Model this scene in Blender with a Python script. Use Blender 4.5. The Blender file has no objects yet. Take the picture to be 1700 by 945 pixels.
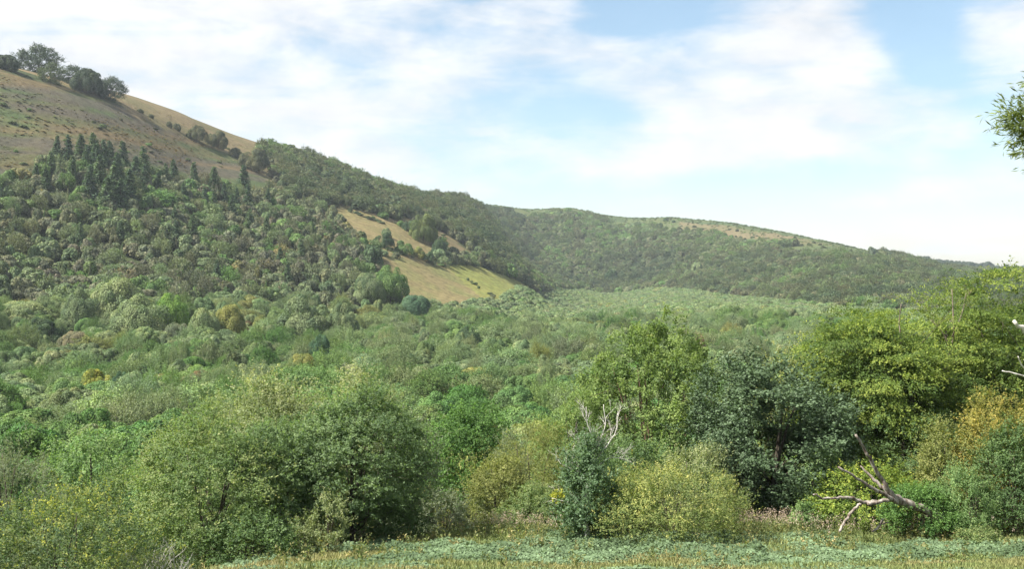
import bpy, math, random
import numpy as np

R = math.radians
F = 1823.0          # focal length in photo pixels (photo 1700 wide)
HY = 450.0          # row of the horizon in the photo
C = bpy.context.scene.collection
sc = bpy.context.scene

# ------------------------------------------------------------------ camera
cam_d = bpy.data.cameras.new('camera')
cam = bpy.data.objects.new('camera', cam_d); C.objects.link(cam)
cam.location = (0, 0, 0); cam.rotation_euler = (R(90), 0, 0)
cam_d.sensor_width = 36.0; cam_d.lens = 36.0 * F / 1700.0
cam_d.shift_y = -(472.5 - HY) / 1700.0
cam_d.clip_start = 0.1; cam_d.clip_end = 60000
sc.camera = cam

# ------------------------------------------------------------------ light
HAZE = 0.00007
SUN_EL, SUN_AZ = 50.0, 252.0      # azimuth clockwise from +Y (the view direction)
sun_d = bpy.data.lights.new('sun', 'SUN'); sun_d.energy = 4.8; sun_d.angle = R(1.2)
sun_d.color = (1.0, 0.95, 0.87)
sun = bpy.data.objects.new('sun', sun_d); C.objects.link(sun)
sx = math.sin(R(SUN_AZ)) * math.cos(R(SUN_EL)); sy = math.cos(R(SUN_AZ)) * math.cos(R(SUN_EL)); sz = math.sin(R(SUN_EL))
from mathutils import Vector
sun.rotation_euler = Vector((sx, sy, sz)).to_track_quat('Z', 'Y').to_euler()

W = bpy.data.worlds.new('World'); sc.world = W; W.use_nodes = True
def build_world():
    nt = W.node_tree; nt.nodes.clear(); N = nt.nodes.new; L = nt.links.new
    out = N('ShaderNodeOutputWorld'); mix = N('ShaderNodeMixShader')
    sky = N('ShaderNodeTexSky'); sky.sky_type = 'NISHITA'; sky.sun_disc = False
    sky.sun_elevation = R(SUN_EL); sky.sun_rotation = R(SUN_AZ); sky.altitude = 100; sky.air_density = 1.0; sky.dust_density = 0.6; sky.ozone_density = 1.5
    b1 = N('ShaderNodeBackground'); b1.inputs['Strength'].default_value = 0.056
    hs = N('ShaderNodeHueSaturation'); hs.inputs['Hue'].default_value = 0.488; hs.inputs['Saturation'].default_value = 1.12; hs.inputs['Value'].default_value = 1.12
    L(sky.outputs[0], hs.inputs['Color']); L(hs.outputs[0], b1.inputs['Color'])
    b2 = N('ShaderNodeBackground')
    tc = N('ShaderNodeTexCoord')
    def math_(op, a, b=None, clamp=False):
        n = N('ShaderNodeMath'); n.operation = op; n.use_clamp = clamp
        for i, v in enumerate((a, b)):
            if v is None: continue
            if isinstance(v, (int, float)): n.inputs[i].default_value = v
            else: L(v, n.inputs[i])
        return n.outputs[0]
    def noise(scale, stretch, detail, rough, dist=0.0, rot=0.0, off=(0, 0, 0)):
        mp = N('ShaderNodeMapping'); mp.inputs['Scale'].default_value = stretch; mp.inputs['Rotation'].default_value = (0, rot, 0); mp.inputs['Location'].default_value = off
        L(tc.outputs['Generated'], mp.inputs['Vector'])
        n = N('ShaderNodeTexNoise'); n.inputs['Scale'].default_value = scale; n.inputs['Detail'].default_value = detail
        n.inputs['Roughness'].default_value = rough; n.inputs['Distortion'].default_value = dist
        L(mp.outputs[0], n.inputs['Vector']); return n.outputs['Fac']
    big = noise(5.0, (1, 1, 2.3), 8, 0.58, 0.35, R(18), (0.3, 0, 0.1))
    puff = noise(13.0, (1, 1, 2.0), 6, 0.55, 0.2, 0, (2.1, 0.5, 3.0))
    strk = noise(9.0, (0.6, 0.6, 3.2), 7, 0.6, 0.8, R(24), (7, 1, 2))
    cov = math_('ADD', math_('MULTIPLY', big, 1.5), math_('ADD', math_('MULTIPLY', puff, 0.75), math_('MULTIPLY', strk, 1.0)))
    # openings and banks in the cloud, placed by direction (tangent of azimuth, tangent of elevation)
    sep = N('ShaderNodeSeparateXYZ'); L(tc.outputs['Generated'], sep.inputs[0])
    u = math_('DIVIDE', sep.outputs[0], math_('MAXIMUM', sep.outputs[1], 0.05)); v = math_('DIVIDE', sep.outputs[2], math_('MAXIMUM', sep.outputs[1], 0.05))
    total = cov
    for px, py, w, h, amp in SKY_BLOBS:
        du = math_('DIVIDE', math_('SUBTRACT', u, (px - 850) / F), w / F); dv = math_('DIVIDE', math_('SUBTRACT', v, (HY - py) / F), h / F)
        r2 = math_('ADD', math_('MULTIPLY', du, du), math_('MULTIPLY', dv, dv))
        g = math_('POWER', 2.718, math_('MULTIPLY', r2, -1.0))
        total = math_('ADD', total, math_('MULTIPLY', g, amp))
    mr = N('ShaderNodeMapRange'); mr.interpolation_type = 'SMOOTHSTEP'; mr.inputs['From Min'].default_value = 1.26; mr.inputs['From Max'].default_value = 2.0
    mr.inputs['To Min'].default_value = 0.17; mr.inputs['To Max'].default_value = 0.97
    L(total, mr.inputs['Value'])
    # cloud brightness: slightly grey undersides
    mr2 = N('ShaderNodeMapRange'); mr2.inputs['From Min'].default_value = 0.3; mr2.inputs['From Max'].default_value = 0.7; mr2.inputs['To Min'].default_value = 0.32; mr2.inputs['To Max'].default_value = 0.39
    L(puff, mr2.inputs['Value']); L(mr2.outputs[0], b2.inputs['Strength'])
    b2.inputs['Color'].default_value = (0.985, 0.985, 1.0, 1)
    L(mr.outputs[0], mix.inputs[0]); L(b1.outputs[0], mix.inputs[1]); L(b2.outputs[0], mix.inputs[2]); L(mix.outputs[0], out.inputs[0])
SKY_BLOBS = [(1090, 10, 130, 60, -0.75), (1520, 25, 70, 90, -0.9), (880, 185, 190, 70, -0.28), (1000, 90, 130, 60, 0.2), (160, 20, 160, 40, -0.18), (1390, 50, 150, 60, 0.35),
             (100, 200, 520, 330, 0.28), (1240, 160, 160, 120, 0.25), (1100, 265, 130, 35, 0.3), (1640, 200, 90, 120, -0.3), (1500, 340, 160, 40, 0.1),
             (1000, 330, 300, 60, -0.28), (1350, 330, 330, 60, -0.34), (1600, 400, 200, 60, -0.3), (1440, 338, 60, 16, 0.5), (1530, 318, 50, 20, 0.6), (1650, 310, 60, 22, 0.5), (1620, 383, 45, 9, 0.5), (1570, 412, 60, 9, 0.45), (1200, 240, 250, 30, 0.25), (820, 318, 50, 14, 0.25), (545, 150, 45, 45, 0.22), (700, 320, 300, 50, 0.15)]
build_world()
sc.view_settings.view_transform = 'Standard'; sc.view_settings.look = 'None'
sc.view_settings.exposure = 1.52; sc.view_settings.gamma = 1.0; sc.view_settings.use_curve_mapping = False
sc.cycles.max_bounces = 5; sc.cycles.diffuse_bounces = 2; sc.cycles.glossy_bounces = 1; sc.cycles.transmission_bounces = 2; sc.cycles.volume_bounces = 0
sc.cycles.transparent_max_bounces = 4; sc.cycles.use_denoising = True; sc.cycles.denoiser = 'OPENIMAGEDENOISE'; sc.cycles.denoising_input_passes = 'RGB_ALBEDO_NORMAL'; sc.cycles.denoising_prefilter = 'ACCURATE'

# ------------------------------------------------------------------ terrain height
def P(px, py, D):                      # a photo pixel at depth D -> point
    return ((px - 850.0) / F * D, D, (HY - py) / F * D)
CTRL = []
def cp(px, py, D): CTRL.append(P(px, py, D))
def cz(x, y, z): CTRL.append((x, y, z))
# under and round the camera
for x in (-40, 0, 40): cz(x, 0, -1.7 + (x * 0.02)); cz(x, -60, 12); cz(x, -200, 30)
cz(0, 10, -4.1); cz(0, 20, -6.5); cz(-18, 20, -7.4); cz(18, 20, -6.3); cz(0, 32, -9.1); cz(14, 32, -8.9); cz(-12, 32, -9.9); cz(-26, 34, -12.2)
# the meadow and its far edge
cp(330, 960, 36.5); cp(560, 925, 42); cp(800, 890, 50); cp(1110, 900, 46); cp(1300, 885, 50); cp(1600, 893, 48); cp(1500, 930, 43); cp(900, 930, 43); cp(1750, 895, 48)
cz(-19, 40, -13.0); cz(-30, 44, -15.0)
cp(880, 885, 54); cp(1250, 880, 56); cp(1680, 880, 56)
cz(-14, 55, -15.2); cz(-40, 60, -18); cz(0, 72, -18); cz(15, 72, -17.5); cz(35, 75, -15.0); cz(60, 80, -13)
cz(-40, 110, -24); cz(0, 110, -25); cz(40, 115, -24.5); cz(80, 120, -20); cz(-90, 130, -24); cz(120, 60, -5); cz(130, 150, -18)
# valley floor
for D in (165, 250, 380, 560): cz(0, D, -31); cz(0.3 * D, D, -31); 
for D in (165, 250, 350): cz(-0.25 * D, D, -30); cz(-0.5 * D, D, -29)
for D in (165, 300, 450): cz(0.55 * D, D, -29)
for px, D in ((900, 800), (1100, 800), (1300, 720), (900, 1100), (1100, 1150), (1200, 1050), (980, 1400)): cz((px - 850) / F * D, D, -30.5)
# foot of the left hill
cp(-60, 520, 400); cp(0, 522, 440); cp(200, 520, 470); cp(400, 520, 520); cp(550, 518, 580); cp(670, 515, 620)
cp(-300, 530, 330); cp(-250, 300, 480)
cp(0, 455, 500); cp(0, 400, 545); cp(0, 310, 610); cp(0, 210, 690); cp(0, 118, 780); cp(-250, 60, 800); cp(-500, 100, 600); cp(-500, 10, 900)
cp(200, 440, 560); cp(200, 330, 650); cp(200, 250, 740); cp(195, 165, 870); cp(100, 138, 830)
cp(400, 480, 590); cp(400, 400, 680); cp(400, 320, 800); cp(330, 260, 860); cp(300, 190, 980); cp(422, 238, 1080)
cp(550, 470, 640); cp(560, 400, 760); cp(480, 300, 930); cp(500, 262, 1120)
cp(640, 430, 760); cp(565, 340, 900); cp(720, 420, 870); cp(640, 372, 890); cp(700, 365, 1000); cp(600, 303, 1210); cp(700, 332, 1350); cp(800, 352, 1500)
cp(670, 503, 660); cp(760, 508, 700); cp(820, 503, 760); cp(872, 490, 900); cp(770, 450, 860); cp(790, 405, 1050); cp(860, 455, 1120); cp(900, 470, 1250)
# far hill
cp(815, 341, 2050); cp(950, 352, 2050); cp(1100, 366, 2000); cp(1200, 372, 1900); cp(1300, 389, 1750); cp(1400, 412, 1560); cp(1500, 438, 1450); cp(1600, 462, 1400)
cp(1000, 480, 1600); cp(1250, 495, 1150); cp(1420, 515, 800); cp(1000, 420, 1800); cp(1100, 440, 1650); cp(900, 400, 1850); cp(1250, 430, 1500); cp(1400, 460, 1150); cp(1550, 490, 950)
cp(850, 430, 1500); cp(1700, 500, 900); cp(1700, 470, 1300); cp(1900, 480, 900); cp(2100, 470, 1300); cp(2100, 520, 500); cp(1900, 520, 420)
cp(1700, 462, 2000); cp(1560, 441, 2500); cp(1480, 428, 3000); cp(1620, 440, 3000); cp(1720, 447, 3100); cp(2200, 447, 3000)
# behind the ridges
cp(0, 114, 880); cp(600, 318, 1600); cp(700, 345, 1750); cp(780, 352, 1950)
for az in (-0.7, -0.5, -0.35, -0.2):
    cz(az * 1500, 1700, 128 + az * -20); cz(az * 2600, 3200, 125)
for px, D, z in ((815, 2600, 116), (1000, 2600, 104), (1200, 2500, 84), (1350, 2300, 50), (900, 3600, 85), (1200, 3600, 45)): cz((px - 850) / F * D, D, z)
for x, y, z in ((-9000, 9000, 60), (0, 9000, 10), (9000, 9000, -20), (9000, 0, 0), (-9000, 0, 60), (0, -9000, 30), (-400, 0, 20), (400, 0, 10), (-1200, 300, 140), (1000, 200, 20), (4000, 5000, -10), (1500, 6000, -5), (0, 6000, 20)): cz(x, y, z)
CTRL = np.array(CTRL)
def warp(x, y):
    r = np.sqrt(x * x + y * y) + 1e-6; g = np.log1p(r / 40.0) / r
    return np.stack([x * g, y * g], -1)
def tps_k(d2): return 0.5 * d2 * np.log(d2 + 1e-9)
_U = warp(CTRL[:, 0], CTRL[:, 1]); _n = len(CTRL)
_K = tps_k(((_U[:, None] - _U[None]) ** 2).sum(-1)) + 1e-4 * np.eye(_n)
_Pm = np.concatenate([np.ones((_n, 1)), _U], 1)
_A = np.block([[_K, _Pm], [_Pm.T, np.zeros((3, 3))]])
_sol = np.linalg.solve(_A, np.concatenate([CTRL[:, 2], np.zeros(3)]))
def T(x, y):
    x = np.atleast_1d(np.asarray(x, float)); y = np.atleast_1d(np.asarray(y, float)); sh = x.shape
    u = warp(x.ravel(), y.ravel()); out = np.empty(len(u))
    for i in range(0, len(u), 20000):
        c = u[i:i + 20000]; k = tps_k(((c[:, None] - _U[None]) ** 2).sum(-1))
        out[i:i + 20000] = k @ _sol[:_n] + _sol[_n] + c @ _sol[_n + 1:]
    return out.reshape(sh)
def ground(px, py, d0=60, d1=3600):        # first hit of the view ray through a pixel with the terrain
    D = np.exp(np.linspace(math.log(d0), math.log(d1), 900))
    x = (px - 850) / F * D; z = (HY - py) / F * D
    t = T(x, D); k = np.nonzero(t >= z)[0]
    k = k[0] if len(k) else len(D) - 1
    return float(x[k]), float(D[k])

# ------------------------------------------------------------------ helpers
def inside(poly, x, y):
    x = np.asarray(x); y = np.asarray(y); r = np.zeros(x.shape, bool); n = len(poly)
    for i in range(n):
        x1, y1 = poly[i]; x2, y2 = poly[(i + 1) % n]
        if y1 == y2: continue
        c = ((y1 > y) != (y2 > y)) & (x < (x2 - x1) * (y - y1) / (y2 - y1) + x1)
        r ^= c
    return r
_rt = np.random.default_rng(5)
_tab = _rt.random((128, 128))
def vnoise(x, y, s, oct_=3):
    x = np.asarray(x, float) / s + 37.3; y = np.asarray(y, float) / s + 11.7; out = 0; a = 1.0; tot = 0
    for o in range(oct_):
        xi = np.floor(x).astype(int); yi = np.floor(y).astype(int); fx = x - xi; fy = y - yi
        fx = fx * fx * (3 - 2 * fx); fy = fy * fy * (3 - 2 * fy)
        g = lambda i, j: _tab[(xi + i) % 128, (yi + j) % 128]
        out = out + a * ((g(0, 0) * (1 - fx) + g(1, 0) * fx) * (1 - fy) + (g(0, 1) * (1 - fx) + g(1, 1) * fx) * fy); tot += a
        a *= 0.5; x = x * 2.03 + 5; y = y * 2.03 + 9
    return out / tot
def poly_world(pts, **k): return [ground(px, py, **k) for px, py in pts]

def mesh_from(name, v, f, mat=None, attrs=None, smooth=False):
    """v Nx3, f MxK (all faces of K corners)"""
    me = bpy.data.meshes.new(name); n, k = f.shape
    me.vertices.add(len(v)); me.vertices.foreach_set('co', np.ascontiguousarray(v, np.float32).ravel())
    me.loops.add(n * k); me.loops.foreach_set('vertex_index', np.ascontiguousarray(f, np.int32).ravel())
    me.polygons.add(n); me.polygons.foreach_set('loop_start', np.arange(0, n * k, k, dtype=np.int32))
    me.update(calc_edges=True)
    if smooth: me.polygons.foreach_set('use_smooth', np.ones(n, bool))
    if attrs:
        for an, (dom, arr) in attrs.items():
            a = me.attributes.new(an, 'FLOAT_COLOR', dom)
            c = np.ones((len(arr), 4), np.float32); c[:, :arr.shape[1]] = arr; a.data.foreach_set('color', c.ravel())
    if mat: me.materials.append(mat)
    return me
def link(name, me, parent=None, loc=None):
    o = bpy.data.objects.new(name, me); C.objects.link(o)
    if parent: o.parent = parent
    if loc is not None: o.location = loc
    return o
def tag(o, label=None, cat=None, group=None, kind=None):
    if label: o['label'] = label
    if cat: o['category'] = cat
    if group: o['group'] = group
    if kind: o['kind'] = kind
    return o

# ------------------------------------------------------------------ materials
def newmat(name):
    m = bpy.data.materials.new(name); m.use_nodes = True; nt = m.node_tree; nt.nodes.clear(); return m, nt, nt.nodes.new, nt.links.new
def leaf_mat(name, base=None, alt=None, tip=None, tip_amt=1.0, var=0.26, trans=0.4, rough=0.65, spec=0.2):
    """base colour from the tree's own tint when base is None; alt = second leaf colour by twig; tip = colour of young outer leaves"""
    m, nt, N, L = newmat(name)
    out = N('ShaderNodeOutputMaterial'); at = N('ShaderNodeAttribute'); at.attribute_name = 'leaf'
    sp = N('ShaderNodeSeparateColor'); L(at.outputs['Color'], sp.inputs[0])
    g_ = 1.55
    if base: base, alt, tip = [tuple(min(0.6, c * g_) for c in q) if q else q for q in (base, alt, tip)]
    if base is None:
        ta = N('ShaderNodeAttribute'); ta.attribute_type = 'INSTANCER'; ta.attribute_name = 'tint'; col = ta.outputs['Color']
        mx = N('ShaderNodeMix'); mx.data_type = 'RGBA'; mx.blend_type = 'MULTIPLY'; mx.inputs[0].default_value = 1.0
        rp = N('ShaderNodeMapRange'); L(sp.outputs[2], rp.inputs['Value']); rp.inputs['From Min'].default_value = 0.0; rp.inputs['From Max'].default_value = 1.0
        cb = N('ShaderNodeMix'); cb.data_type = 'RGBA'; L(rp.outputs[0], cb.inputs[0]); cb.inputs[6].default_value = (1.34, 1.54, 1.38, 1); cb.inputs[7].default_value = (1.78, 1.62, 1.46, 1)
        L(col, mx.inputs[6]); L(cb.outputs[2], mx.inputs[7]); col = mx.outputs[2]
    else:
        cb = N('ShaderNodeMix'); cb.data_type = 'RGBA'; L(sp.outputs[2], cb.inputs[0])
        cb.inputs[6].default_value = (*base, 1); cb.inputs[7].default_value = (*(alt or base), 1); col = cb.outputs[2]
        if tip:
            mt = N('ShaderNodeMix'); mt.data_type = 'RGBA'; mu = N('ShaderNodeMath'); mu.operation = 'MULTIPLY'; mu.use_clamp = True
            L(sp.outputs[1], mu.inputs[0]); mu.inputs[1].default_value = tip_amt
            L(mu.outputs[0], mt.inputs[0]); L(col, mt.inputs[6]); mt.inputs[7].default_value = (*tip, 1); col = mt.outputs[2]
    mp = N('ShaderNodeMapRange'); L(sp.outputs[0], mp.inputs['Value']); mp.inputs['To Min'].default_value = 1 - var; mp.inputs['To Max'].default_value = 1 + var
    cm_ = N('ShaderNodeMapRange'); L(sp.outputs[2], cm_.inputs['Value']); cm_.inputs['To Min'].default_value = 0.78; cm_.inputs['To Max'].default_value = 1.24
    mm_ = N('ShaderNodeMath'); mm_.operation = 'MULTIPLY'; L(mp.outputs[0], mm_.inputs[0]); L(cm_.outputs[0], mm_.inputs[1])
    vm = N('ShaderNodeVectorMath'); vm.operation = 'SCALE'; L(col, vm.inputs[0]); L(mm_.outputs[0], vm.inputs['Scale'])
    pb = N('ShaderNodeBsdfPrincipled'); L(vm.outputs[0], pb.inputs['Base Color']); pb.inputs['Roughness'].default_value = rough; pb.inputs['Specular IOR Level'].default_value = spec
    tr = N('ShaderNodeBsdfTranslucent'); tv = N('ShaderNodeVectorMath'); tv.operation = 'MULTIPLY'; L(vm.outputs[0], tv.inputs[0]); tv.inputs[1].default_value = (1.35, 1.45, 0.7); L(tv.outputs[0], tr.inputs['Color'])
    ms = N('ShaderNodeMixShader'); ms.inputs[0].default_value = trans; L(pb.outputs[0], ms.inputs[1]); L(tr.outputs[0], ms.inputs[2]); L(ms.outputs[0], out.inputs[0])
    return m
def bark_mat(name, c1, c2, scale=6.0):
    m, nt, N, L = newmat(name)
    out = N('ShaderNodeOutputMaterial'); tc = N('ShaderNodeTexCoord'); mp = N('ShaderNodeMapping'); mp.inputs['Scale'].default_value = (1, 1, 0.25)
    L(tc.outputs['Object'], mp.inputs[0]); n = N('ShaderNodeTexNoise'); n.inputs['Scale'].default_value = scale; n.inputs['Detail'].default_value = 6; n.inputs['Roughness'].default_value = 0.7
    L(mp.outputs[0], n.inputs['Vector']); cr = N('ShaderNodeValToRGB'); cr.color_ramp.elements[0].position = 0.38; cr.color_ramp.elements[1].position = 0.62
    cr.color_ramp.elements[0].color = (*c1, 1); cr.color_ramp.elements[1].color = (*c2, 1); L(n.outputs[0], cr.inputs[0])
    pb = N('ShaderNodeBsdfPrincipled'); pb.inputs['Roughness'].default_value = 0.9; pb.inputs['Specular IOR Level'].default_value = 0.2; L(cr.outputs[0], pb.inputs['Base Color'])
    bu = N('ShaderNodeBump'); bu.inputs['Strength'].default_value = 0.6; bu.inputs['Distance'].default_value = 0.03; L(n.outputs[0], bu.inputs['Height']); L(bu.outputs[0], pb.inputs['Normal'])
    L(pb.outputs[0], out.inputs[0]); return m
M_BARK = bark_mat('bark', (0.035, 0.028, 0.02), (0.11, 0.095, 0.07))
M_BARK_RED = bark_mat('bark_reddish', (0.05, 0.033, 0.022), (0.14, 0.09, 0.06))
M_DEAD = bark_mat('dead_wood', (0.08, 0.05, 0.035), (0.36, 0.33, 0.29), 7.0)
M_DEADW = bark_mat('bleached_twigs', (0.42, 0.39, 0.34), (0.68, 0.65, 0.6), 8.0)
M_TINT = leaf_mat('tree_leaves', None, var=0.42, trans=0.24)

# ------------------------------------------------------------------ the regions of the hills, as outlines on the ground
Rg = {}
Rg['moor'] = poly_world([(422, 262), (360, 225), (290, 205), (215, 178), (120, 150), (10, 126)]) + [(-470, 900), (-900, 900), (-900, 400), (-560, 430)] + \
    poly_world([(2, 302), (55, 292), (70, 268), (150, 272), (250, 290), (330, 306), (400, 318), (440, 326), (455, 312), (440, 288)])
Rg['ridge_open'] = poly_world([(200, 168), (300, 196), (420, 243), (400, 262), (300, 226), (215, 195)])
Rg['lower_field'] = poly_world([(630, 428), (640, 480), (655, 520), (710, 528), (790, 528), (850, 512), (797, 482), (748, 447), (700, 436)])
Rg['yellow_field'] = poly_world([(742, 444), (785, 482), (832, 514), (892, 498), (884, 478), (826, 454), (778, 440)])
Rg['upper_field'] = poly_world([(545, 342), (590, 395), (640, 425), (700, 440), (722, 436), (722, 412), (660, 375), (600, 352)])
Rg['small_field'] = poly_world([(665, 360), (700, 372), (735, 385), (785, 420), (800, 432), (760, 430), (725, 405), (690, 388), (655, 372)])
Rg['far_top'] = poly_world([(806, 348), (830, 354), (900, 360), (1000, 368), (1090, 376), (1140, 390), (1200, 405), (1280, 414), (1360, 422), (1420, 431), (1470, 436)]) + [((1500 - 850) / F * 2300, 2300), ((1500 - 850) / F * 4300, 4300), ((790 - 850) / F * 4300, 4300), ((797 - 850) / F * 2250, 2250)]
Rg['far_heath'] = poly_world([(1120, 369), (1200, 374), (1300, 390), (1395, 411), (1320, 404), (1200, 393), (1130, 383)])
Rg['far_field_a'] = poly_world([(1515, 436), (1575, 438), (1610, 446), (1560, 447)], d0=1700)
Rg['far_field_b'] = poly_world([(1595, 452), (1625, 449), (1660, 455), (1630, 461)], d0=1700)
hill_foot = poly_world([(0, 505), (120, 505), (270, 505), (400, 508), (520, 515), (600, 520), (680, 516), (760, 512), (830, 503), (880, 486), (960, 480), (1080, 480), (1180, 488), (1250, 497), (1330, 507), (1420, 518)])
far_foot = poly_world([(880, 486), (960, 480), (1080, 480), (1180, 488), (1250, 497), (1330, 507), (1420, 518)])
Rg['valley'] = hill_foot + [(330, 700), (500, 560), (640, 300), (300, 60), (-300, 60), (-600, 200), (-420, 420)]
ridge_wood = [(425, 262), (455, 285), (465, 325), (540, 345), (600, 352), (665, 372), (700, 355), (740, 380), (800, 425), (830, 440), (870, 440), (900, 425), (880, 380), (840, 350), (790, 352), (700, 330), (600, 302), (500, 262), (445, 245)]
Rg['ridge_wood'] = poly_world(ridge_wood)

# ------------------------------------------------------------------ terrain sheet
def build_ground():
    t = np.linspace(-1, 1, 521); xs = np.sinh(t * 5.6) / math.sinh(5.6) * 5200
    y1 = np.linspace(0, 1, 560); ys = -120 + 5300 * (np.exp(y1 * 4.6) - 1) / (math.exp(4.6) - 1)
    ys = np.concatenate([[-2500, -1000, -400], ys])
    X, Y = np.meshgrid(xs, ys); Z = T(X, Y)
    Z += (vnoise(X, Y, 60, 3) - 0.5) * 3.0 * np.clip((np.hypot(X, Y) - 250) / 400, 0, 1) + (vnoise(X, Y, 1.6, 2) - 0.5) * 0.14
    v = np.stack([X, Y, Z], -1).reshape(-1, 3); nx = len(xs); ny = len(ys)
    i = (np.arange(ny - 1)[:, None] * nx + np.arange(nx - 1)[None]).ravel()
    f = np.stack([i, i + 1, i + 1 + nx, i + nx], -1)
    x = X.ravel(); y = Y.ravel()
    col = np.tile(np.array([0.040, 0.052, 0.020]), (len(x), 1))       # woodland floor: moss and litter
    n1 = vnoise(x, y, 45, 4); n2 = vnoise(x, y, 12, 3); jx = (n1 - 0.5) * 26; jy = (n2 - 0.5) * 26
    def paint(key, fn, j=0.5):
        mk = inside(Rg[key], x + jx * j, y + jy * j); col[mk] = fn(x[mk], y[mk])
    def lerp(a, b, t): t = np.clip(t, 0, 1)[:, None]; return np.array(a) * (1 - t) + np.array(b) * t
    def moor(x, y):
        # bands of heather and bracken that follow the contour of the slope
        z = T(x, y); s = vnoise(x * 0.25 + z * 0.9, z * 3.0, 26, 4); b = vnoise(x, y, 22, 3); h = vnoise(x * 0.3 + z, z * 4.0, 30, 3)
        c = lerp((0.068, 0.068, 0.030), (0.048, 0.068, 0.025), (b - 0.36) * 4.0)
        c = lerp2(c, (0.066, 0.054, 0.044), np.clip((h - 0.54) * 9, 0, 0.7))
        c = lerp2(c, (0.11, 0.08, 0.04), np.clip((s - 0.60) * 8, 0, 0.8)); return c
    def lerp2(c, b, t): return c * (1 - t[:, None]) + np.array(b) * t[:, None]
    def open_(x, y): return lerp((0.14, 0.108, 0.056), (0.105, 0.095, 0.042), (vnoise(x, y, 18, 3) - 0.35) * 3)
    def fld(x, y): return lerp((0.150, 0.124, 0.056), (0.128, 0.128, 0.047), (vnoise(x, y, 16, 4) - 0.38) * 4)
    def yel(x, y): return lerp((0.16, 0.16, 0.045), (0.135, 0.148, 0.04), (vnoise(x, y, 9, 3) - 0.4) * 4)
    mk = (x < -0.06 * y) & (y > 820); col[mk] = open_(x[mk], y[mk])
    paint('moor', moor); paint('ridge_open', open_, 0.2); paint('lower_field', fld, 0.25); paint('upper_field', lambda x, y: lerp((0.158, 0.128, 0.06), (0.14, 0.122, 0.052), (vnoise(x, y, 14, 3) - 0.4) * 4), 0.4)
    paint('small_field', open_, 0.4); paint('yellow_field', yel, 0.05)
    paint('far_top', lambda x, y: lerp((0.05, 0.075, 0.03), (0.075, 0.09, 0.035), (vnoise(x, y, 40, 4) - 0.4) * 4), 1.0)
    paint('far_heath', lambda x, y: lerp((0.125, 0.104, 0.055), (0.095, 0.095, 0.042), (vnoise(x, y, 40, 3) - 0.45) * 4), 1.0)
    paint('far_field_a', lambda x, y: lerp((0.24, 0.15, 0.10), (0.22, 0.15, 0.09), n1[:len(x)]), 0); paint('far_field_b', lambda x, y: lerp((0.24, 0.15, 0.10), (0.22, 0.15, 0.09), n1[:len(x)]), 0)
    # open top of the left ridge and everything behind it
    mk = (y > 1000) & (x < -0.12 * y) & (Z.ravel() > 115); col[mk] = open_(x[mk], y[mk])
    # the meadow
    mk = (np.hypot(x, y) < 58); col[mk] = lerp((0.10, 0.105, 0.035), (0.07, 0.10, 0.035), (n2[mk] - 0.4) * 4)
    m, nt, N, L = newmat('ground_cover_colours')
    out = N('ShaderNodeOutputMaterial'); at = N('ShaderNodeAttribute'); at.attribute_name = 'soil'
    geo = N('ShaderNodeNewGeometry'); n = N('ShaderNodeTexNoise'); n.inputs['Scale'].default_value = 0.22; n.inputs['Detail'].default_value = 8; n.inputs['Roughness'].default_value = 0.72
    L(geo.outputs['Position'], n.inputs['Vector']); mr = N('ShaderNodeMapRange'); mr.inputs['From Min'].default_value = 0.32; mr.inputs['From Max'].default_value = 0.68; mr.inputs['To Min'].default_value = 0.5; mr.inputs['To Max'].default_value = 1.5
    L(n.outputs[0], mr.inputs['Value']); vm = N('ShaderNodeVectorMath'); vm.operation = 'SCALE'; L(at.outputs['Color'], vm.inputs[0]); L(mr.outputs[0], vm.inputs['Scale'])
    pb = N('ShaderNodeBsdfPrincipled'); pb.inputs['Roughness'].default_value = 0.95; pb.inputs['Specular IOR Level'].default_value = 0.1; L(vm.outputs[0], pb.inputs['Base Color'])
    n3 = N('ShaderNodeTexNoise'); n3.inputs['Scale'].default_value = 0.8; n3.inputs['Detail'].default_value = 6; L(geo.outputs['Position'], n3.inputs['Vector'])
    bu = N('ShaderNodeBump'); bu.inputs['Strength'].default_value = 0.8; bu.inputs['Distance'].default_value = 0.5; L(n3.outputs[0], bu.inputs['Height']); L(bu.outputs[0], pb.inputs['Normal'])
    L(pb.outputs[0], out.inputs[0])
    o = link('ground', mesh_from('ground', v, f, m, {'soil': ('POINT', col)}, True)); o['kind'] = 'structure'
build_ground()

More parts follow.
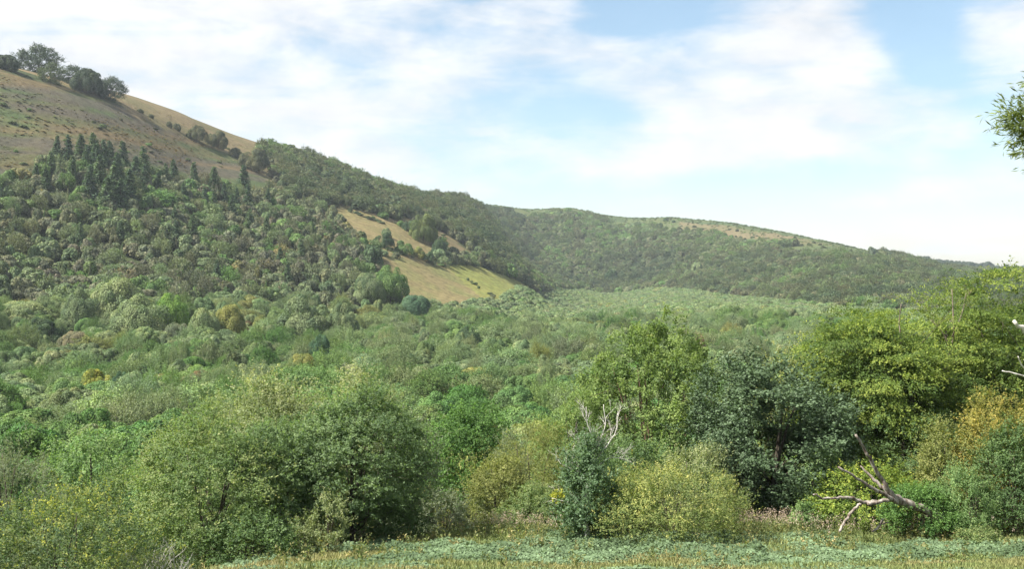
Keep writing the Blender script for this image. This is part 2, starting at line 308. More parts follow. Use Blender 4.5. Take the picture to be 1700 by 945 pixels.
# ------------------------------------------------------------------ foliage and wood meshes
def nrm(a): return a / (np.linalg.norm(a, axis=-1, keepdims=True) + 1e-9)
def leaf_quads(p, d, n, L_, W_):
    s = nrm(np.cross(d, n)); L_ = L_[:, None]; W_ = W_[:, None]
    v = np.stack([p, p + d * L_ * 0.5 + s * W_ * 0.5, p + d * L_ + n * L_ * -0.08, p + d * L_ * 0.5 - s * W_ * 0.5], 1).reshape(-1, 3)
    return v, np.arange(len(p) * 4).reshape(-1, 4)
def lobes(rng, k=7, amp=0.22):
    d = nrm(rng.normal(size=(k, 3))); a = rng.uniform(-amp, amp, k); s = rng.uniform(3, 7, k)
    return lambda q: 1 + (a * np.exp(s * ((q @ d.T) - 1))).sum(-1)
def crown(rng, rx, ry, z0, z1, nc, nt, nl, cr, L_, W_, up=0.5, ob=0.9, jit=0.7, flat=1.0, droop=0.0, inner=0.35, normup=0.45, follow=0.6, tipk=(0.35, 0.9), shape=1.0, lob=0.25, relw=0.55, nj=0.36, holes=0.0):
    """clumps on an uneven envelope, each a spray of twigs, each twig a row of leaves"""
    zc = z0 + (z1 - z0) * 0.42; lb = lobes(rng, 9, lob)
    q = nrm(rng.normal(size=(nc * 2, 3)) * (1, 1, 1)); q = q[rng.random(len(q)) < np.clip(0.55 + q[:, 2] * 0.6 + 0.3, 0.12, 1)][:nc]
    f = lb(q) * (1 - inner * rng.random(len(q)) ** 1.6) * np.where(rng.random(len(q)) < 0.14, rng.uniform(1.0, 1.2, len(q)), 1.0)
    zr = np.where(q[:, 2] > 0, z1 - zc, zc - z0)
    hz = np.sqrt(np.clip(1 - np.abs(q[:, 2]) ** 2, 0, 1)) ** (1.0 if shape == 1 else shape)
    ctr = np.stack([q[:, 0] * rx * f, q[:, 1] * ry * f, zc + q[:, 2] * zr * f], -1)
    if holes > 0:
        keep = rng.random(len(ctr)) > holes * (vnoise(q[:, 0] * 10 + q[:, 2] * 4, q[:, 1] * 10 - q[:, 2] * 7, 3.0, 1) > 0.5)
        ctr = ctr[keep]; q = q[keep]
    out = nrm(np.stack([q[:, 0], q[:, 1], q[:, 2] * 0.9], -1)); nc = len(ctr)
    size = cr * rng.uniform(0.65, 1.35, nc); crand = rng.random(nc)
    ci = np.repeat(np.arange(nc), nt)
    td = nrm(out[ci] * ob + np.array([0, 0, up]) + rng.normal(size=(len(ci), 3)) * jit * np.array([1, 1, flat])); td[:, 2] *= flat if flat < 1 else 1; td = nrm(td)
    to = ctr[ci] + rng.normal(size=(len(ci), 3)) * size[ci, None] * 0.35 * np.array([1, 1, flat]); tl = size[ci] * rng.uniform(0.7, 1.3, len(ci)); trand = rng.random(len(ci))
    li = np.repeat(np.arange(len(ci)), nl); t = rng.random(len(li)) ** 0.8
    p = to[li] + td[li] * (t * tl[li])[:, None]; p[:, 2] -= droop * t * t * tl[li]
    p += rng.normal(size=p.shape) * L_ * 0.35
    d = td[li] * follow + rng.normal(size=p.shape) * 0.6; d[:, 2] -= droop * 0.9 * t; d = nrm(d)
    rel = (p - ctr[ci][li]) / size[ci][li][:, None]; n = nrm(np.array([0, 0, normup]) + out[ci][li] * 0.55 + rel * relw + rng.normal(size=p.shape) * nj); n = nrm(n - d * (n * d).sum(-1, keepdims=True))
    p[:, 2] = np.maximum(p[:, 2], z0 * 0.5 + 0.02)
    sz = rng.uniform(0.7, 1.3, len(li)); v, f_ = leaf_quads(p, d, n, L_ * sz, W_ * sz)
    h = (p[:, 2] - z0) / (z1 - z0); tip = np.clip((t - tipk[0]) / (1 - tipk[0]), 0, 1) * np.clip((h - 0.1) * tipk[1] + trand[li] * 0.9 - 0.25, 0, 1) * np.clip(crand[ci][li] * 2.4 - 0.55, 0, 1)
    at = np.stack([rng.random(len(li)), tip, np.clip(crand[ci][li] * 0.7 + trand[li] * 0.3, 0, 1)], -1)
    return v, f_, at, ctr
def tube(pts, r0, r1, k=6):
    pts = np.asarray(pts, float); m = len(pts); tg = nrm(np.gradient(pts, axis=0)); ref = np.array([0.31, 0.95, 0.05]) if abs(tg[0][2]) > 0.7 else np.array([0.1, 0.2, 1.0])
    a = nrm(np.cross(tg, ref)); b = np.cross(tg, a); rr = np.linspace(r0, r1, m) if np.isscalar(r0) and not isinstance(r1, (list, np.ndarray)) else r1
    th = np.linspace(0, 2 * math.pi, k, endpoint=False)
    v = (pts[:, None] + rr[:, None, None] * (np.cos(th)[None, :, None] * a[:, None] + np.sin(th)[None, :, None] * b[:, None])).reshape(-1, 3)
    i = np.arange(m - 1)[:, None] * k; j = np.arange(k)[None]; j2 = (j + 1) % k
    f = np.stack([i + j, i + j2, i + k + j2, i + k + j], -1).reshape(-1, 4)
    n0 = len(v); v = np.concatenate([v, pts[:1], pts[-1:]])            # closed ends
    e0 = np.stack([j2[0], j[0], np.full(k, n0), np.full(k, n0)], -1); e1 = np.stack([(m - 1) * k + j[0], (m - 1) * k + j2[0], np.full(k, n0 + 1), np.full(k, n0 + 1)], -1)
    return v, f, (e0[:, :3], e1[:, :3])
def join_tubes(ts):
    V, Fq, Ft, o = [], [], [], 0
    for v, f, (a, b) in ts: V.append(v); Fq.append(f + o); Ft += [a + o, b + o]; o += len(v)
    return np.concatenate(V), np.concatenate(Fq), np.concatenate(Ft)
def tubes_mesh(name, ts, mat):
    v, fq, ft = join_tubes(ts); me = bpy.data.meshes.new(name)
    n4, n3 = len(fq), len(ft); me.vertices.add(len(v)); me.vertices.foreach_set('co', v.astype(np.float32).ravel())
    me.loops.add(n4 * 4 + n3 * 3); me.loops.foreach_set('vertex_index', np.concatenate([fq.ravel(), ft.ravel()]).astype(np.int32))
    me.polygons.add(n4 + n3); me.polygons.foreach_set('loop_start', np.concatenate([np.arange(n4) * 4, n4 * 4 + np.arange(n3) * 3]).astype(np.int32))
    me.update(calc_edges=True); me.polygons.foreach_set('use_smooth', np.ones(n4 + n3, bool)); me.materials.append(mat); return me
def bez(a, b, c, n=7):
    t = np.linspace(0, 1, n)[:, None]; return (1 - t) ** 2 * a + 2 * t * (1 - t) * b + t * t * c
def limbs(rng, ctr, h, r, split=0.25, nb=14, stems=1, lean=(0, 0), wob=0.06):
    """tapered trunk(s) that fork into limbs running to some of the clump centres"""
    ts = []; a0 = np.zeros(3)
    for s in range(stems):
        ang = rng.uniform(0, 6.28); sp = 0.0 if stems == 1 else 0.22 * h * rng.uniform(0.5, 1.0)
        top = np.array([lean[0] + math.cos(ang) * sp, lean[1] + math.sin(ang) * sp, h * rng.uniform(0.7, 0.82)])
        base = np.array([math.cos(ang), math.sin(ang), 0]) * (0.0 if stems == 1 else r * 1.3) + np.array([0, 0, -0.4])
        pts = bez(base, base * 0.6 + top * 0.4 * np.array([0.2, 0.2, 1]) + rng.normal(size=3) * wob * h * 0.5, top, 9); rs = r / math.sqrt(stems)
        ts.append(tube(pts, rs, np.linspace(1, 0.22, 9) ** 0.9 * rs, 7))
        sel = ctr[rng.permutation(len(ctr))[:max(3, nb // stems)]]
        for c in sel:
            tt = np.clip(split + (c[2] / h - split) * 0.55 + rng.normal() * 0.06, split * 0.7, 0.9); o = pts[int(tt * 8)]
            mid = o * 0.45 + c * 0.55 + np.array([0, 0, (c[2] - o[2]) * -0.12]) + rng.normal(size=3) * wob * h
            rb = rs * (1 - tt * 0.75) * rng.uniform(0.32, 0.5); bz = bez(o, mid, c, 7); ts.append(tube(bz, rb, np.linspace(1, 0.18, 7) * rb, 5))
            for _ in range(2):
                e = c + rng.normal(size=3) * 0.13 * h; s0 = bz[rng.integers(3, 6)]; ts.append(tube(bez(s0, (s0 + e) / 2 + rng.normal(size=3) * 0.02 * h, e, 5), rb * 0.4, np.linspace(1, 0.2, 5) * rb * 0.4, 4))
    return ts

# ------------------------------------------------------------------ the trees along the meadow edge, each one its own mesh
FINER = {3: 1, 4: 1, 5: 1, 6: 1, 7: 1, 8: 1, 9: 1}
def near_tree(name, cat, label, px, D, top, w, mat, seed, bark=M_BARK, ry=None, z0=0.08, nc=150, nt=12, nl=12, cr=0.8, L_=0.12, W_=0.07, stems=1, nb=16, r=None, wood=True, lean=(0, 0), twigs=None, **k):
    rng = np.random.default_rng(seed); x = (px - 850) / F * D; gz = float(T(x, D)[0]); h = (HY - top) / F * D - gz; rx = w / 2 / F * D; ry = ry or rx
    rx *= 0.97
    root = bpy.data.objects.new(name, None); C.objects.link(root); root.location = (x, D, gz); tag(root, label, cat)
    if seed in FINER: L_, W_, nl = L_ * 0.82, W_ * 0.82, int(nl * 1.3)
    v, f, at, ctr = crown(rng, rx, ry, z0 * h, h, nc, nt, nl, cr, L_, W_, **k)
    sc_ = np.array([rx / np.percentile(np.abs(v[:, 0]), 95), ry / np.percentile(np.abs(v[:, 1]), 95), h / np.percentile(v[:, 2], 99.7)]); v = v * sc_; ctr = ctr * sc_
    link('crown', mesh_from(name + '_crown', v, f, mat, {'leaf': ('FACE', at)}), root)
    ctr = ctr[(ctr[:, 2] < 0.86 * h) & (np.abs(ctr[:, 0]) < 0.85 * rx)]
    if wood: link('trunk', tubes_mesh(name + '_trunk', limbs(rng, ctr, h, r or 0.018 * h + 0.03, nb=nb, stems=stems, lean=lean), bark), root)
    return root
def px_tube(pts, D, r0, r1, rng, org, k=6, dD=0.0, n=None):
    """a limb through photo-sized offsets, with its own depth and crookedness"""
    p = np.array([P(a, b, D + (dD * i / max(1, len(pts) - 1))) for i, (a, b) in enumerate(pts)]) - org
    m = n or len(pts) * 4; t = np.linspace(0, len(p) - 1, m); q = np.stack([np.interp(t, np.arange(len(p)), p[:, j]) for j in range(3)], -1)
    for _ in range(2): q[1:-1] = (q[:-2] + q[1:-1] * 2 + q[2:]) / 4
    q[1:-1] += rng.normal(size=q[1:-1].shape) * r0 * 0.22; rad = np.linspace(r0, r1, m) * (1 + rng.normal(size=m) * 0.07)
    return tube(q, r0, rad, k)
def twig_fan(rng, o, d, L, r, depth, out, spread=0.5):
    e = o + d * L; m = (o + e) / 2 + rng.normal(size=3) * L * 0.08; out.append(tube(bez(o, m, e, 6), r, np.linspace(1, 0.45, 6) * r, 5))
    if depth == 0: return
    for _ in range(rng.integers(2, 4)):
        dd = nrm(d + rng.normal(size=3) * spread); twig_fan(rng, e - (e - o) * rng.uniform(0, 0.45), dd, L * rng.uniform(0.55, 0.8), r * 0.5, depth - 1, out, spread)

ML = dict(
 hazel=leaf_mat('hazel_leaves', (0.07, 0.115, 0.042), (0.12, 0.155, 0.06), (0.18, 0.15, 0.06), 0.35),
 alder=leaf_mat('alder_leaves', (0.06, 0.098, 0.045), (0.11, 0.15, 0.068), trans=0.45),
 pale=leaf_mat('pale_leaves', (0.115, 0.145, 0.065), (0.16, 0.18, 0.09), (0.2, 0.19, 0.1), 0.5),
 sallow=leaf_mat('sallow_leaves', (0.045, 0.08, 0.04), (0.085, 0.11, 0.042), (0.24, 0.23, 0.03), 0.75),
 greyw=leaf_mat('grey_willow_leaves', (0.095, 0.115, 0.065), (0.12, 0.14, 0.095), (0.16, 0.18, 0.12), 0.5),
 vivid=leaf_mat('vivid_leaves', (0.045, 0.095, 0.025), (0.075, 0.13, 0.035)),
 olive=leaf_mat('olive_willow_leaves', (0.095, 0.115, 0.036), (0.135, 0.145, 0.048), (0.17, 0.16, 0.06), 0.5),
 ash=leaf_mat('ash_leaves', (0.075, 0.118, 0.036), (0.112, 0.152, 0.046), (0.13, 0.15, 0.05), 0.4),
 ivy=leaf_mat('ivy_leaves', (0.045, 0.08, 0.038), (0.085, 0.13, 0.066), rough=0.55, spec=0.25),
 golden=leaf_mat('golden_shrub_leaves', (0.075, 0.11, 0.036), (0.125, 0.15, 0.05), (0.24, 0.22, 0.07), 0.75),
 blue=leaf_mat('blue_green_leaves', (0.032, 0.055, 0.024), (0.05, 0.078, 0.036), (0.085, 0.118, 0.068), 0.6, rough=0.6, spec=0.25, trans=0.2),
 beech=leaf_mat('beech_leaves', (0.045, 0.078, 0.02), (0.085, 0.12, 0.026), (0.16, 0.18, 0.033), 0.85),
 lime=leaf_mat('lime_leaves', (0.09, 0.135, 0.026), (0.125, 0.165, 0.034), (0.34, 0.30, 0.04), 0.45),
 orange=leaf_mat('orange_tipped_leaves', (0.12, 0.13, 0.035), (0.17, 0.15, 0.04), (0.27, 0.20, 0.045), 0.65),
 dkgreen=leaf_mat('dark_green_leaves', (0.045, 0.08, 0.03), (0.07, 0.11, 0.04), (0.12, 0.16, 0.07), 0.5),
 fresh=leaf_mat('fresh_green_leaves', (0.075, 0.13, 0.045), (0.11, 0.165, 0.065), (0.17, 0.2, 0.09), 0.6),
 spray=leaf_mat('hanging_leaves', (0.06, 0.085, 0.025), (0.10, 0.12, 0.03), trans=0.35),
)
NT = near_tree
M_BARKL = bark_mat('bark_weathered', (0.10, 0.075, 0.055), (0.26, 0.21, 0.17))
# left group
NT('sallow_shrub', 'shrub', 'shrub with dark leaves and yellow tipped shoots in the lower left corner', 105, 37, 812, 300, ML['sallow'], 1, z0=0.02, nc=190, nt=14, nl=14, cr=0.75, L_=0.095, W_=0.05, stems=4, up=0.7, tipk=(0.45, 0.9))
NT('willow_shrub', 'shrub', 'grey-green fine-leaved willow dome at the left edge above the yellow tipped shrub', 18, 62, 712, 170, ML['greyw'], 2, z0=0.02, nc=170, nt=16, nl=13, cr=0.7, L_=0.12, W_=0.035, stems=4, up=1.2, jit=0.4, follow=1.2, lob=0.15)
NT('hazel_tree', 'tree', 'light green leafy tree left of the large dark green tree at the meadow edge', 345, 45, 688, 250, ML['hazel'], 3, z0=0.03, nc=200, nt=14, nl=14, cr=0.8, L_=0.12, W_=0.075, stems=3, droop=0.25, lob=0.35)
NT('hazel_tree', 'tree', 'low leafy tree with reddish flushed leaves between the grey willow and the light green tree', 205, 47, 772, 190, ML['hazel'], 4, z0=0.02, nc=130, nt=13, nl=13, cr=0.7, L_=0.11, W_=0.07, stems=3, lob=0.35)
NT('alder_tree', 'tree', 'large dark green tree with its trunk showing low down, left of the meadow', 588, 48.5, 645, 225, ML['alder'], 5, z0=0.17, nc=260, nt=14, nl=15, cr=0.75, L_=0.12, W_=0.08, r=0.16, flat=0.6, droop=0.2, lob=0.3, ry=2.7)
NT('alder_tree', 'tree', 'tangled dark tree between the light green tree and the large dark green tree', 450, 47, 700, 170, ML['alder'], 6, z0=0.05, nc=190, nt=13, nl=14, cr=0.75, L_=0.12, W_=0.08, flat=0.7, droop=0.2, lob=0.35, stems=2)
NT('birch_tree', 'tree', 'pale airy tree whose top rises behind the large dark green tree', 600, 58, 608, 170, ML['pale'], 7, z0=0.2, nc=170, nt=12, nl=12, cr=0.85, L_=0.14, W_=0.09, lob=0.4)
NT('birch_tree', 'tree', 'pale leafy tree behind the light green tree at the left of the meadow', 470, 60, 618, 210, ML['pale'], 8, z0=0.15, nc=190, nt=12, nl=12, cr=0.9, L_=0.14, W_=0.09, lob=0.4)
NT('birch_tree', 'tree', 'yellowish green leafy tree behind the light green tree and right of the grey willow', 345, 62, 655, 190, ML['hazel'], 9, z0=0.1, nc=170, nt=12, nl=12, cr=0.9, L_=0.14, W_=0.09, lob=0.35)
NT('birch_tree', 'tree', 'loose grey-green tree on the right shoulder of the large dark green tree', 672, 52, 690, 110, ML['greyw'], 10, z0=0.2, nc=110, nt=12, nl=13, cr=0.75, L_=0.12, W_=0.07, lob=0.4)
NT('hazel_tree', 'tree', 'rounded light green tree between the grey willow and the vivid green belt', 150, 72, 706, 150, ML['fresh'], 11, z0=0.05, nc=120, nt=12, nl=12, cr=0.9, L_=0.15, W_=0.09)
NT('sapling', 'sapling', 'grey-green sapling standing in front of the large dark tree trunk', 543, 42.5, 815, 70, ML['pale'], 12, z0=0.1, nc=45, nt=7, nl=10, cr=0.4, L_=0.09, W_=0.055, up=1.1, r=0.03, lob=0.4)
NT('sapling', 'sapling', 'shorter grey-green sapling left of the sapling by the dark trunk', 505, 42.5, 850, 45, ML['pale'], 13, z0=0.1, nc=28, nt=7, nl=9, cr=0.35, L_=0.08, W_=0.05, up=1.1, r=0.025)
NT('bramble_bush', 'bush', 'low dark bush under the tangled tree left of the saplings', 415, 42.5, 845, 150, ML['dkgreen'], 14, z0=0.0, nc=90, nt=11, nl=11, cr=0.5, L_=0.1, W_=0.06, stems=4)
NT('bramble_bush', 'bush', 'low shaded bush round the foot of the large dark green tree', 640, 50, 820, 130, ML['dkgreen'], 15, z0=0.0, nc=90, nt=11, nl=11, cr=0.5, L_=0.11, W_=0.06, stems=4)
NT('willow_shrub', 'shrub', 'low grey-green bush at the meadow edge right of the large dark tree', 742, 56, 812, 130, ML['greyw'], 16, z0=0.0, nc=120, nt=12, nl=12, cr=0.5, L_=0.11, W_=0.045, stems=4, lob=0.15)
NT('oak_tree', 'tree', 'rounded deep green tree with a dark hollow beneath, behind the low grey bush', 778, 84, 668, 150, ML['vivid'], 17, z0=0.14, nc=210, nt=12, nl=13, cr=0.95, L_=0.17, W_=0.12, lob=0.2)
NT('willow_tree', 'willow', 'drooping olive yellow willow in the middle of the meadow edge', 888, 58, 700, 130, ML['olive'], 18, z0=0.08, nc=170, nt=14, nl=14, cr=0.8, L_=0.13, W_=0.035, droop=0.8, follow=1.3, stems=3, ry=2.6, lob=0.3)
NT('willow_tree', 'willow', 'yellow-green rounded willow at the left foot of the drooping olive willow', 828, 56, 752, 95, ML['olive'], 19, z0=0.0, nc=110, nt=12, nl=13, cr=0.6, L_=0.12, W_=0.05, stems=3, lob=0.2)
NT('willow_tree', 'willow', 'olive bush with a shaded foot left of the ivy-clad dead tree', 885, 54, 800, 110, ML['hazel'], 20, z0=0.0, nc=120, nt=12, nl=13, cr=0.55, L_=0.11, W_=0.05, stems=3, droop=0.3)
NT('willow_shrub', 'shrub', 'grey feathery willow behind the drooping olive willow', 850, 68, 712, 90, ML['greyw'], 21, z0=0.05, nc=90, nt=13, nl=12, cr=0.7, L_=0.13, W_=0.035, up=1.2, jit=0.35, follow=1.2, stems=3)
NT('alder_tree', 'tree', 'mid green tree at the left shoulder of the tall open-crowned tree', 958, 66, 640, 125, ML['ash'], 22, z0=0.06, nc=170, nt=12, nl=13, cr=0.85, L_=0.13, W_=0.09, lob=0.3)
NT('ash_tree', 'tree', 'tall open-crowned light green tree with reddish limbs showing through, centre right', 1078, 74, 528, 255, ML['ash'], 23, bark=M_BARK_RED, z0=0.1, nc=430, nt=16, nl=14, cr=0.62, inner=0.45, L_=0.15, W_=0.10, stems=5, nb=50, r=0.26, lob=0.14, holes=0.08, shape=0.9)
NT('alder_tree', 'tree', 'dark green lower tree behind the golden bush and under the tall open-crowned tree', 1040, 62, 720, 170, ML['dkgreen'], 24, z0=0.03, nc=150, nt=12, nl=12, cr=0.8, L_=0.13, W_=0.08, lob=0.3, stems=3)
NT('golden_shrub', 'shrub', 'yellowish shrub between the ivy-clad dead tree and the golden bush', 1030, 51, 775, 85, ML['golden'], 25, z0=0.0, nc=90, nt=11, nl=12, cr=0.5, L_=0.1, W_=0.055, stems=3)
NT('golden_shrub', 'shrub', 'pale shrub rising behind the golden bush', 1160, 52, 735, 130, ML['pale'], 26, z0=0.0, nc=120, nt=12, nl=12, cr=0.6, L_=0.1, W_=0.055, stems=3, up=0.9)
NT('golden_shrub', 'shrub', 'broad golden green bush standing forward on the meadow, centre right', 1115, 46.3, 768, 245, ML['golden'], 27, z0=0.0, nc=230, nt=13, nl=13, cr=0.62, L_=0.085, W_=0.045, stems=6, up=0.75, lob=0.3, tipk=(0.3, 0.9))
NT('whitebeam_tree', 'tree', 'large dark blue-green tree with silvery leaf tops right of the golden bush', 1268, 56, 588, 235, ML['blue'], 28, z0=0.06, nc=420, nt=15, nl=14, cr=0.75, inner=0.5, L_=0.14, W_=0.10, lob=0.5, r=0.22, stems=2, nb=24, tipk=(0.35, 1.1))
NT('whitebeam_tree', 'tree', 'silver-green shrubby tree at the left foot of the dark blue-green tree', 1205, 53.5, 715, 110, ML['blue'], 29, z0=0.03, nc=110, nt=12, nl=12, cr=0.6, L_=0.12, W_=0.07, stems=2, tipk=(0.1, 1.6))
bh = dict(flat=0.24, droop=0.35, nj=0.25, follow=0.9, up=0.25, ob=1.2, normup=0.9, lob=0.35, tipk=(0.3, 0.9), jit=0.55)
NT('beech_tree', 'tree', 'yellow-green beech in layered sprays overhanging the dark blue-green tree', 1450, 60, 525, 250, ML['beech'], 30, z0=0.15, nc=340, nt=24, nl=18, cr=1.2, inner=0.55, L_=0.12, W_=0.065, r=0.25, nb=22, **bh)
NT('beech_tree', 'tree', 'tall yellow-green beech behind the fallen dead tree with dead stems in its top', 1570, 63, 474, 290, ML['beech'], 31, z0=0.12, nc=340, nt=24, nl=18, cr=1.2, inner=0.55, L_=0.125, W_=0.065, r=0.3, nb=26, **bh)
NT('beech_tree', 'tree', 'tallest beech at the right edge of the picture', 1690, 65, 446, 310, ML['beech'], 32, z0=0.1, nc=340, nt=24, nl=18, cr=1.2, inner=0.55, L_=0.13, W_=0.07, r=0.3, nb=24, **bh)
NT('beech_tree', 'tree', 'dark lower beech between the blue-green tree and the orange tipped shrub', 1500, 56.5, 640, 230, ML['dkgreen'], 33, z0=0.08, nc=190, nt=12, nl=14, cr=0.95, L_=0.12, W_=0.07, r=0.2, **{**bh, 'flat': 0.6})
NT('scrub_tree', 'tree', 'low yellowish tree behind the crowns of the blue-green tree and the beech', 1345, 78, 560, 190, ML['olive'], 34, z0=0.1, nc=130, nt=12, nl=12, cr=1.0, L_=0.16, W_=0.09, lob=0.3)
NT('lime_shrub', 'shrub', 'bright lime green bush behind the fallen dead tree', 1442, 51.5, 765, 180, ML['lime'], 35, z0=0.0, nc=160, nt=12, nl=12, cr=0.55, L_=0.095, W_=0.065, stems=5, lob=0.25, tipk=(0.75, 1.2))
NT('elder_shrub', 'shrub', 'fresh green arching shrub between the blue-green tree and the lime green bush', 1375, 53.5, 742, 85, ML['fresh'], 36, z0=0.1, nc=55, nt=9, nl=12, cr=0.6, L_=0.12, W_=0.055, stems=3, droop=0.3)
NT('sapling', 'sapling', 'small dark green sapling beneath the lower limb of the fallen dead tree', 1337, 50, 828, 48, ML['fresh'], 37, z0=0.12, nc=34, nt=7, nl=9, cr=0.35, L_=0.1, W_=0.07, up=0.6, r=0.03, stems=2)
NT('orange_shrub', 'shrub', 'orange tipped golden shrub at the right edge above the dark green bush', 1660, 51, 648, 165, ML['orange'], 38, z0=0.05, nc=170, nt=13, nl=13, cr=0.6, L_=0.1, W_=0.055, stems=4, up=1.0, tipk=(0.5, 1.2), lob=0.35)
NT('orange_shrub', 'shrub', 'brownish gold shrub left of the orange tipped shrub', 1568, 51.5, 692, 115, ML['olive'], 39, z0=0.03, nc=120, nt=12, nl=13, cr=0.6, L_=0.1, W_=0.055, stems=4, lob=0.35)
NT('hawthorn_bush', 'bush', 'dense green bush over the butt of the fallen dead tree', 1530, 48.4, 800, 120, ML['vivid'], 40, z0=0.0, nc=110, nt=12, nl=12, cr=0.5, L_=0.09, W_=0.06, stems=4, lob=0.35)
NT('hawthorn_bush', 'bush', 'spiky fresh green bush right of the dense bush on the fallen tree', 1610, 48, 768, 115, ML['fresh'], 41, z0=0.0, nc=110, nt=12, nl=13, cr=0.5, L_=0.1, W_=0.045, stems=5, up=1.3, jit=0.45, lob=0.3)
NT('hawthorn_bush', 'bush', 'dark green bush at the right edge below the orange tipped shrub', 1692, 48, 700, 120, ML['dkgreen'], 42, z0=0.0, nc=150, nt=12, nl=13, cr=0.6, L_=0.1, W_=0.06, stems=4, lob=0.3)
NT('hawthorn_bush', 'bush', 'straggly low weed clump in front of the spiky fresh green bush', 1625, 45.5, 872, 70, ML['hazel'], 43, z0=0.0, nc=40, nt=9, nl=10, cr=0.35, L_=0.09, W_=0.04, stems=4, up=1.4)

# ---- the ivy-clad dead tree
def ivy_tree():
    rng = np.random.default_rng(77); D = 47.0; x = (972 - 850) / F * D; gz = float(T(x, D)[0]); org = np.array([x, D, gz])
    root = bpy.data.objects.new('dead_tree', None); C.objects.link(root); root.location = org
    tag(root, 'dead tree clad in ivy with bleached bare branches above, left of the golden bush', 'dead tree')
    link('trunk', tubes_mesh('dead_tree_trunk', [px_tube([(975, 895), (972, 850), (978, 800), (982, 760)], D, 0.14, 0.07, rng, org)], M_DEADW), root)
    for pts, r in (([(982, 765), (985, 730), (974, 702), (973, 676)], 0.035), ([(982, 765), (995, 735), (1006, 706), (1002, 672)], 0.035), ([(984, 770), (1005, 745), (1024, 716), (1026, 684)], 0.035),
                   ([(980, 775), (965, 750), (960, 725)], 0.03), ([(985, 780), (1010, 760), (1040, 762)], 0.02), ([(975, 790), (950, 780), (930, 770)], 0.025), ([(972, 840), (945, 835), (916, 828)], 0.035)):
        ts = [px_tube(pts, D, r * 0.9, r * 0.35, rng, org, 5, rng.uniform(-0.5, 0.5))]
        p = np.array([P(*q, D) for q in pts]) - org
        for _ in range(9):
            i = rng.integers(1, len(p)); d = nrm(p[i] - p[i - 1] + rng.normal(size=3) * 0.35 + np.array([0, 0, 0.25])); u_ = rng.random(); twig_fan(rng, p[i] * u_ + p[i - 1] * (1 - u_), nrm(d), rng.uniform(0.25, 0.5), r * 0.36, 3, ts, 0.38)
        link('dead_branch', tubes_mesh('dead_branch', ts, M_DEADW), root)
    h = (HY - 742) / F * D - gz; v, f, at, c = crown(rng, 0.85, 0.75, 0.05, h * 0.93, 130, 12, 13, 0.5, 0.10, 0.065, up=0.9, lob=0.7, shape=0.7, tipk=(0.3, 1.0))
    link('ivy', mesh_from('ivy', v, f, ML['ivy'], {'leaf': ('FACE', at)}), root)
    v, f, at, c = crown(rng, 0.22, 0.2, 0, 0.45, 10, 6, 7, 0.15, 0.09, 0.06, up=0.5); v += np.array([(922 - 972) / F * D, 0, (HY - 835) / F * D - gz])
    at[:, 1] = 1.0; link('yellow_leaves', mesh_from('yellow_leaves', v, f, ML['lime'], {'leaf': ('FACE', at)}), root)
ivy_tree()
# ---- the fallen dead tree
def fallen_tree():
    rng = np.random.default_rng(78); D = 46.8; org = np.array(P(1485, 835, D)); org[2] = float(T(org[0], D)[0])
    root = bpy.data.objects.new('fallen_tree', None); C.objects.link(root); root.location = org
    tag(root, 'fallen dead tree with bleached limbs spread against the lime green bush', 'fallen tree')
    link('trunk', tubes_mesh('fallen_trunk', [px_tube([(1478, 822), (1500, 838), (1545, 850), (1600, 882)], D, 0.17, 0.2, rng, org, 9, 1.2)], M_DEAD), root)
    for pts, r0, r1, dD, sub in (([(1490, 834), (1465, 800), (1447, 768), (1434, 745), (1420, 722)], 0.17, 0.075, -0.8, 0), ([(1490, 836), (1462, 818), (1430, 800), (1392, 776)], 0.16, 0.065, -1.2, 0),
                             ([(1455, 834), (1432, 836), (1415, 828), (1390, 826), (1368, 830), (1350, 822)], 0.15, 0.05, -1.0, 0), ([(1432, 834), (1416, 848), (1402, 868), (1394, 884)], 0.11, 0.09, -0.4, 0),
                             ([(1482, 826), (1462, 808), (1445, 790), (1428, 774)], 0.17, 0.05, 0.5, 0), ([(1466, 862), (1462, 872), (1448, 884)], 0.09, 0.06, 0, 0), ([(1475, 868), (1462, 872)], 0.05, 0.04, 0, 0),
                             ([(1476, 826), (1472, 815), (1470, 806)], 0.06, 0.03, -0.3, 0), ([(1480, 830), (1455, 834), (1440, 838)], 0.13, 0.12, -0.3, 0)):
        link('limb', tubes_mesh('limb', [px_tube(pts, D, r0 * 0.62, r1 * 0.62, rng, org, 8, dD)], M_DEAD), root)
fallen_tree()
# ---- dead tree at the right edge
def edge_snag():
    rng = np.random.default_rng(79); D = 42.0; x = (1745 - 850) / F * D; gz = float(T(x, D)[0]); org = np.array([x, D, gz])
    root = bpy.data.objects.new('dead_tree', None); C.objects.link(root); root.location = org
    tag(root, 'grey dead tree reaching in at the right edge above the orange tipped shrub', 'dead tree')
    link('trunk', tubes_mesh('snag_trunk', [px_tube([(1745, 930), (1742, 800), (1748, 680), (1735, 580), (1712, 556)], D, 0.22, 0.13, rng, org, 8)], M_DEADW), root)
    for pts, r in (([(1735, 580), (1705, 552), (1683, 533)], 0.14), ([(1745, 650), (1710, 628), (1690, 622), (1664, 616)], 0.045), ([(1728, 640), (1712, 625), (1695, 605), (1690, 592)], 0.04), ([(1735, 645), (1712, 600), (1700, 598)], 0.035)):
        link('dead_branch', tubes_mesh('dead_branch', [px_tube(pts, D, r, r * 0.5, rng, org, 6, -0.5)], M_DEADW), root)
edge_snag()
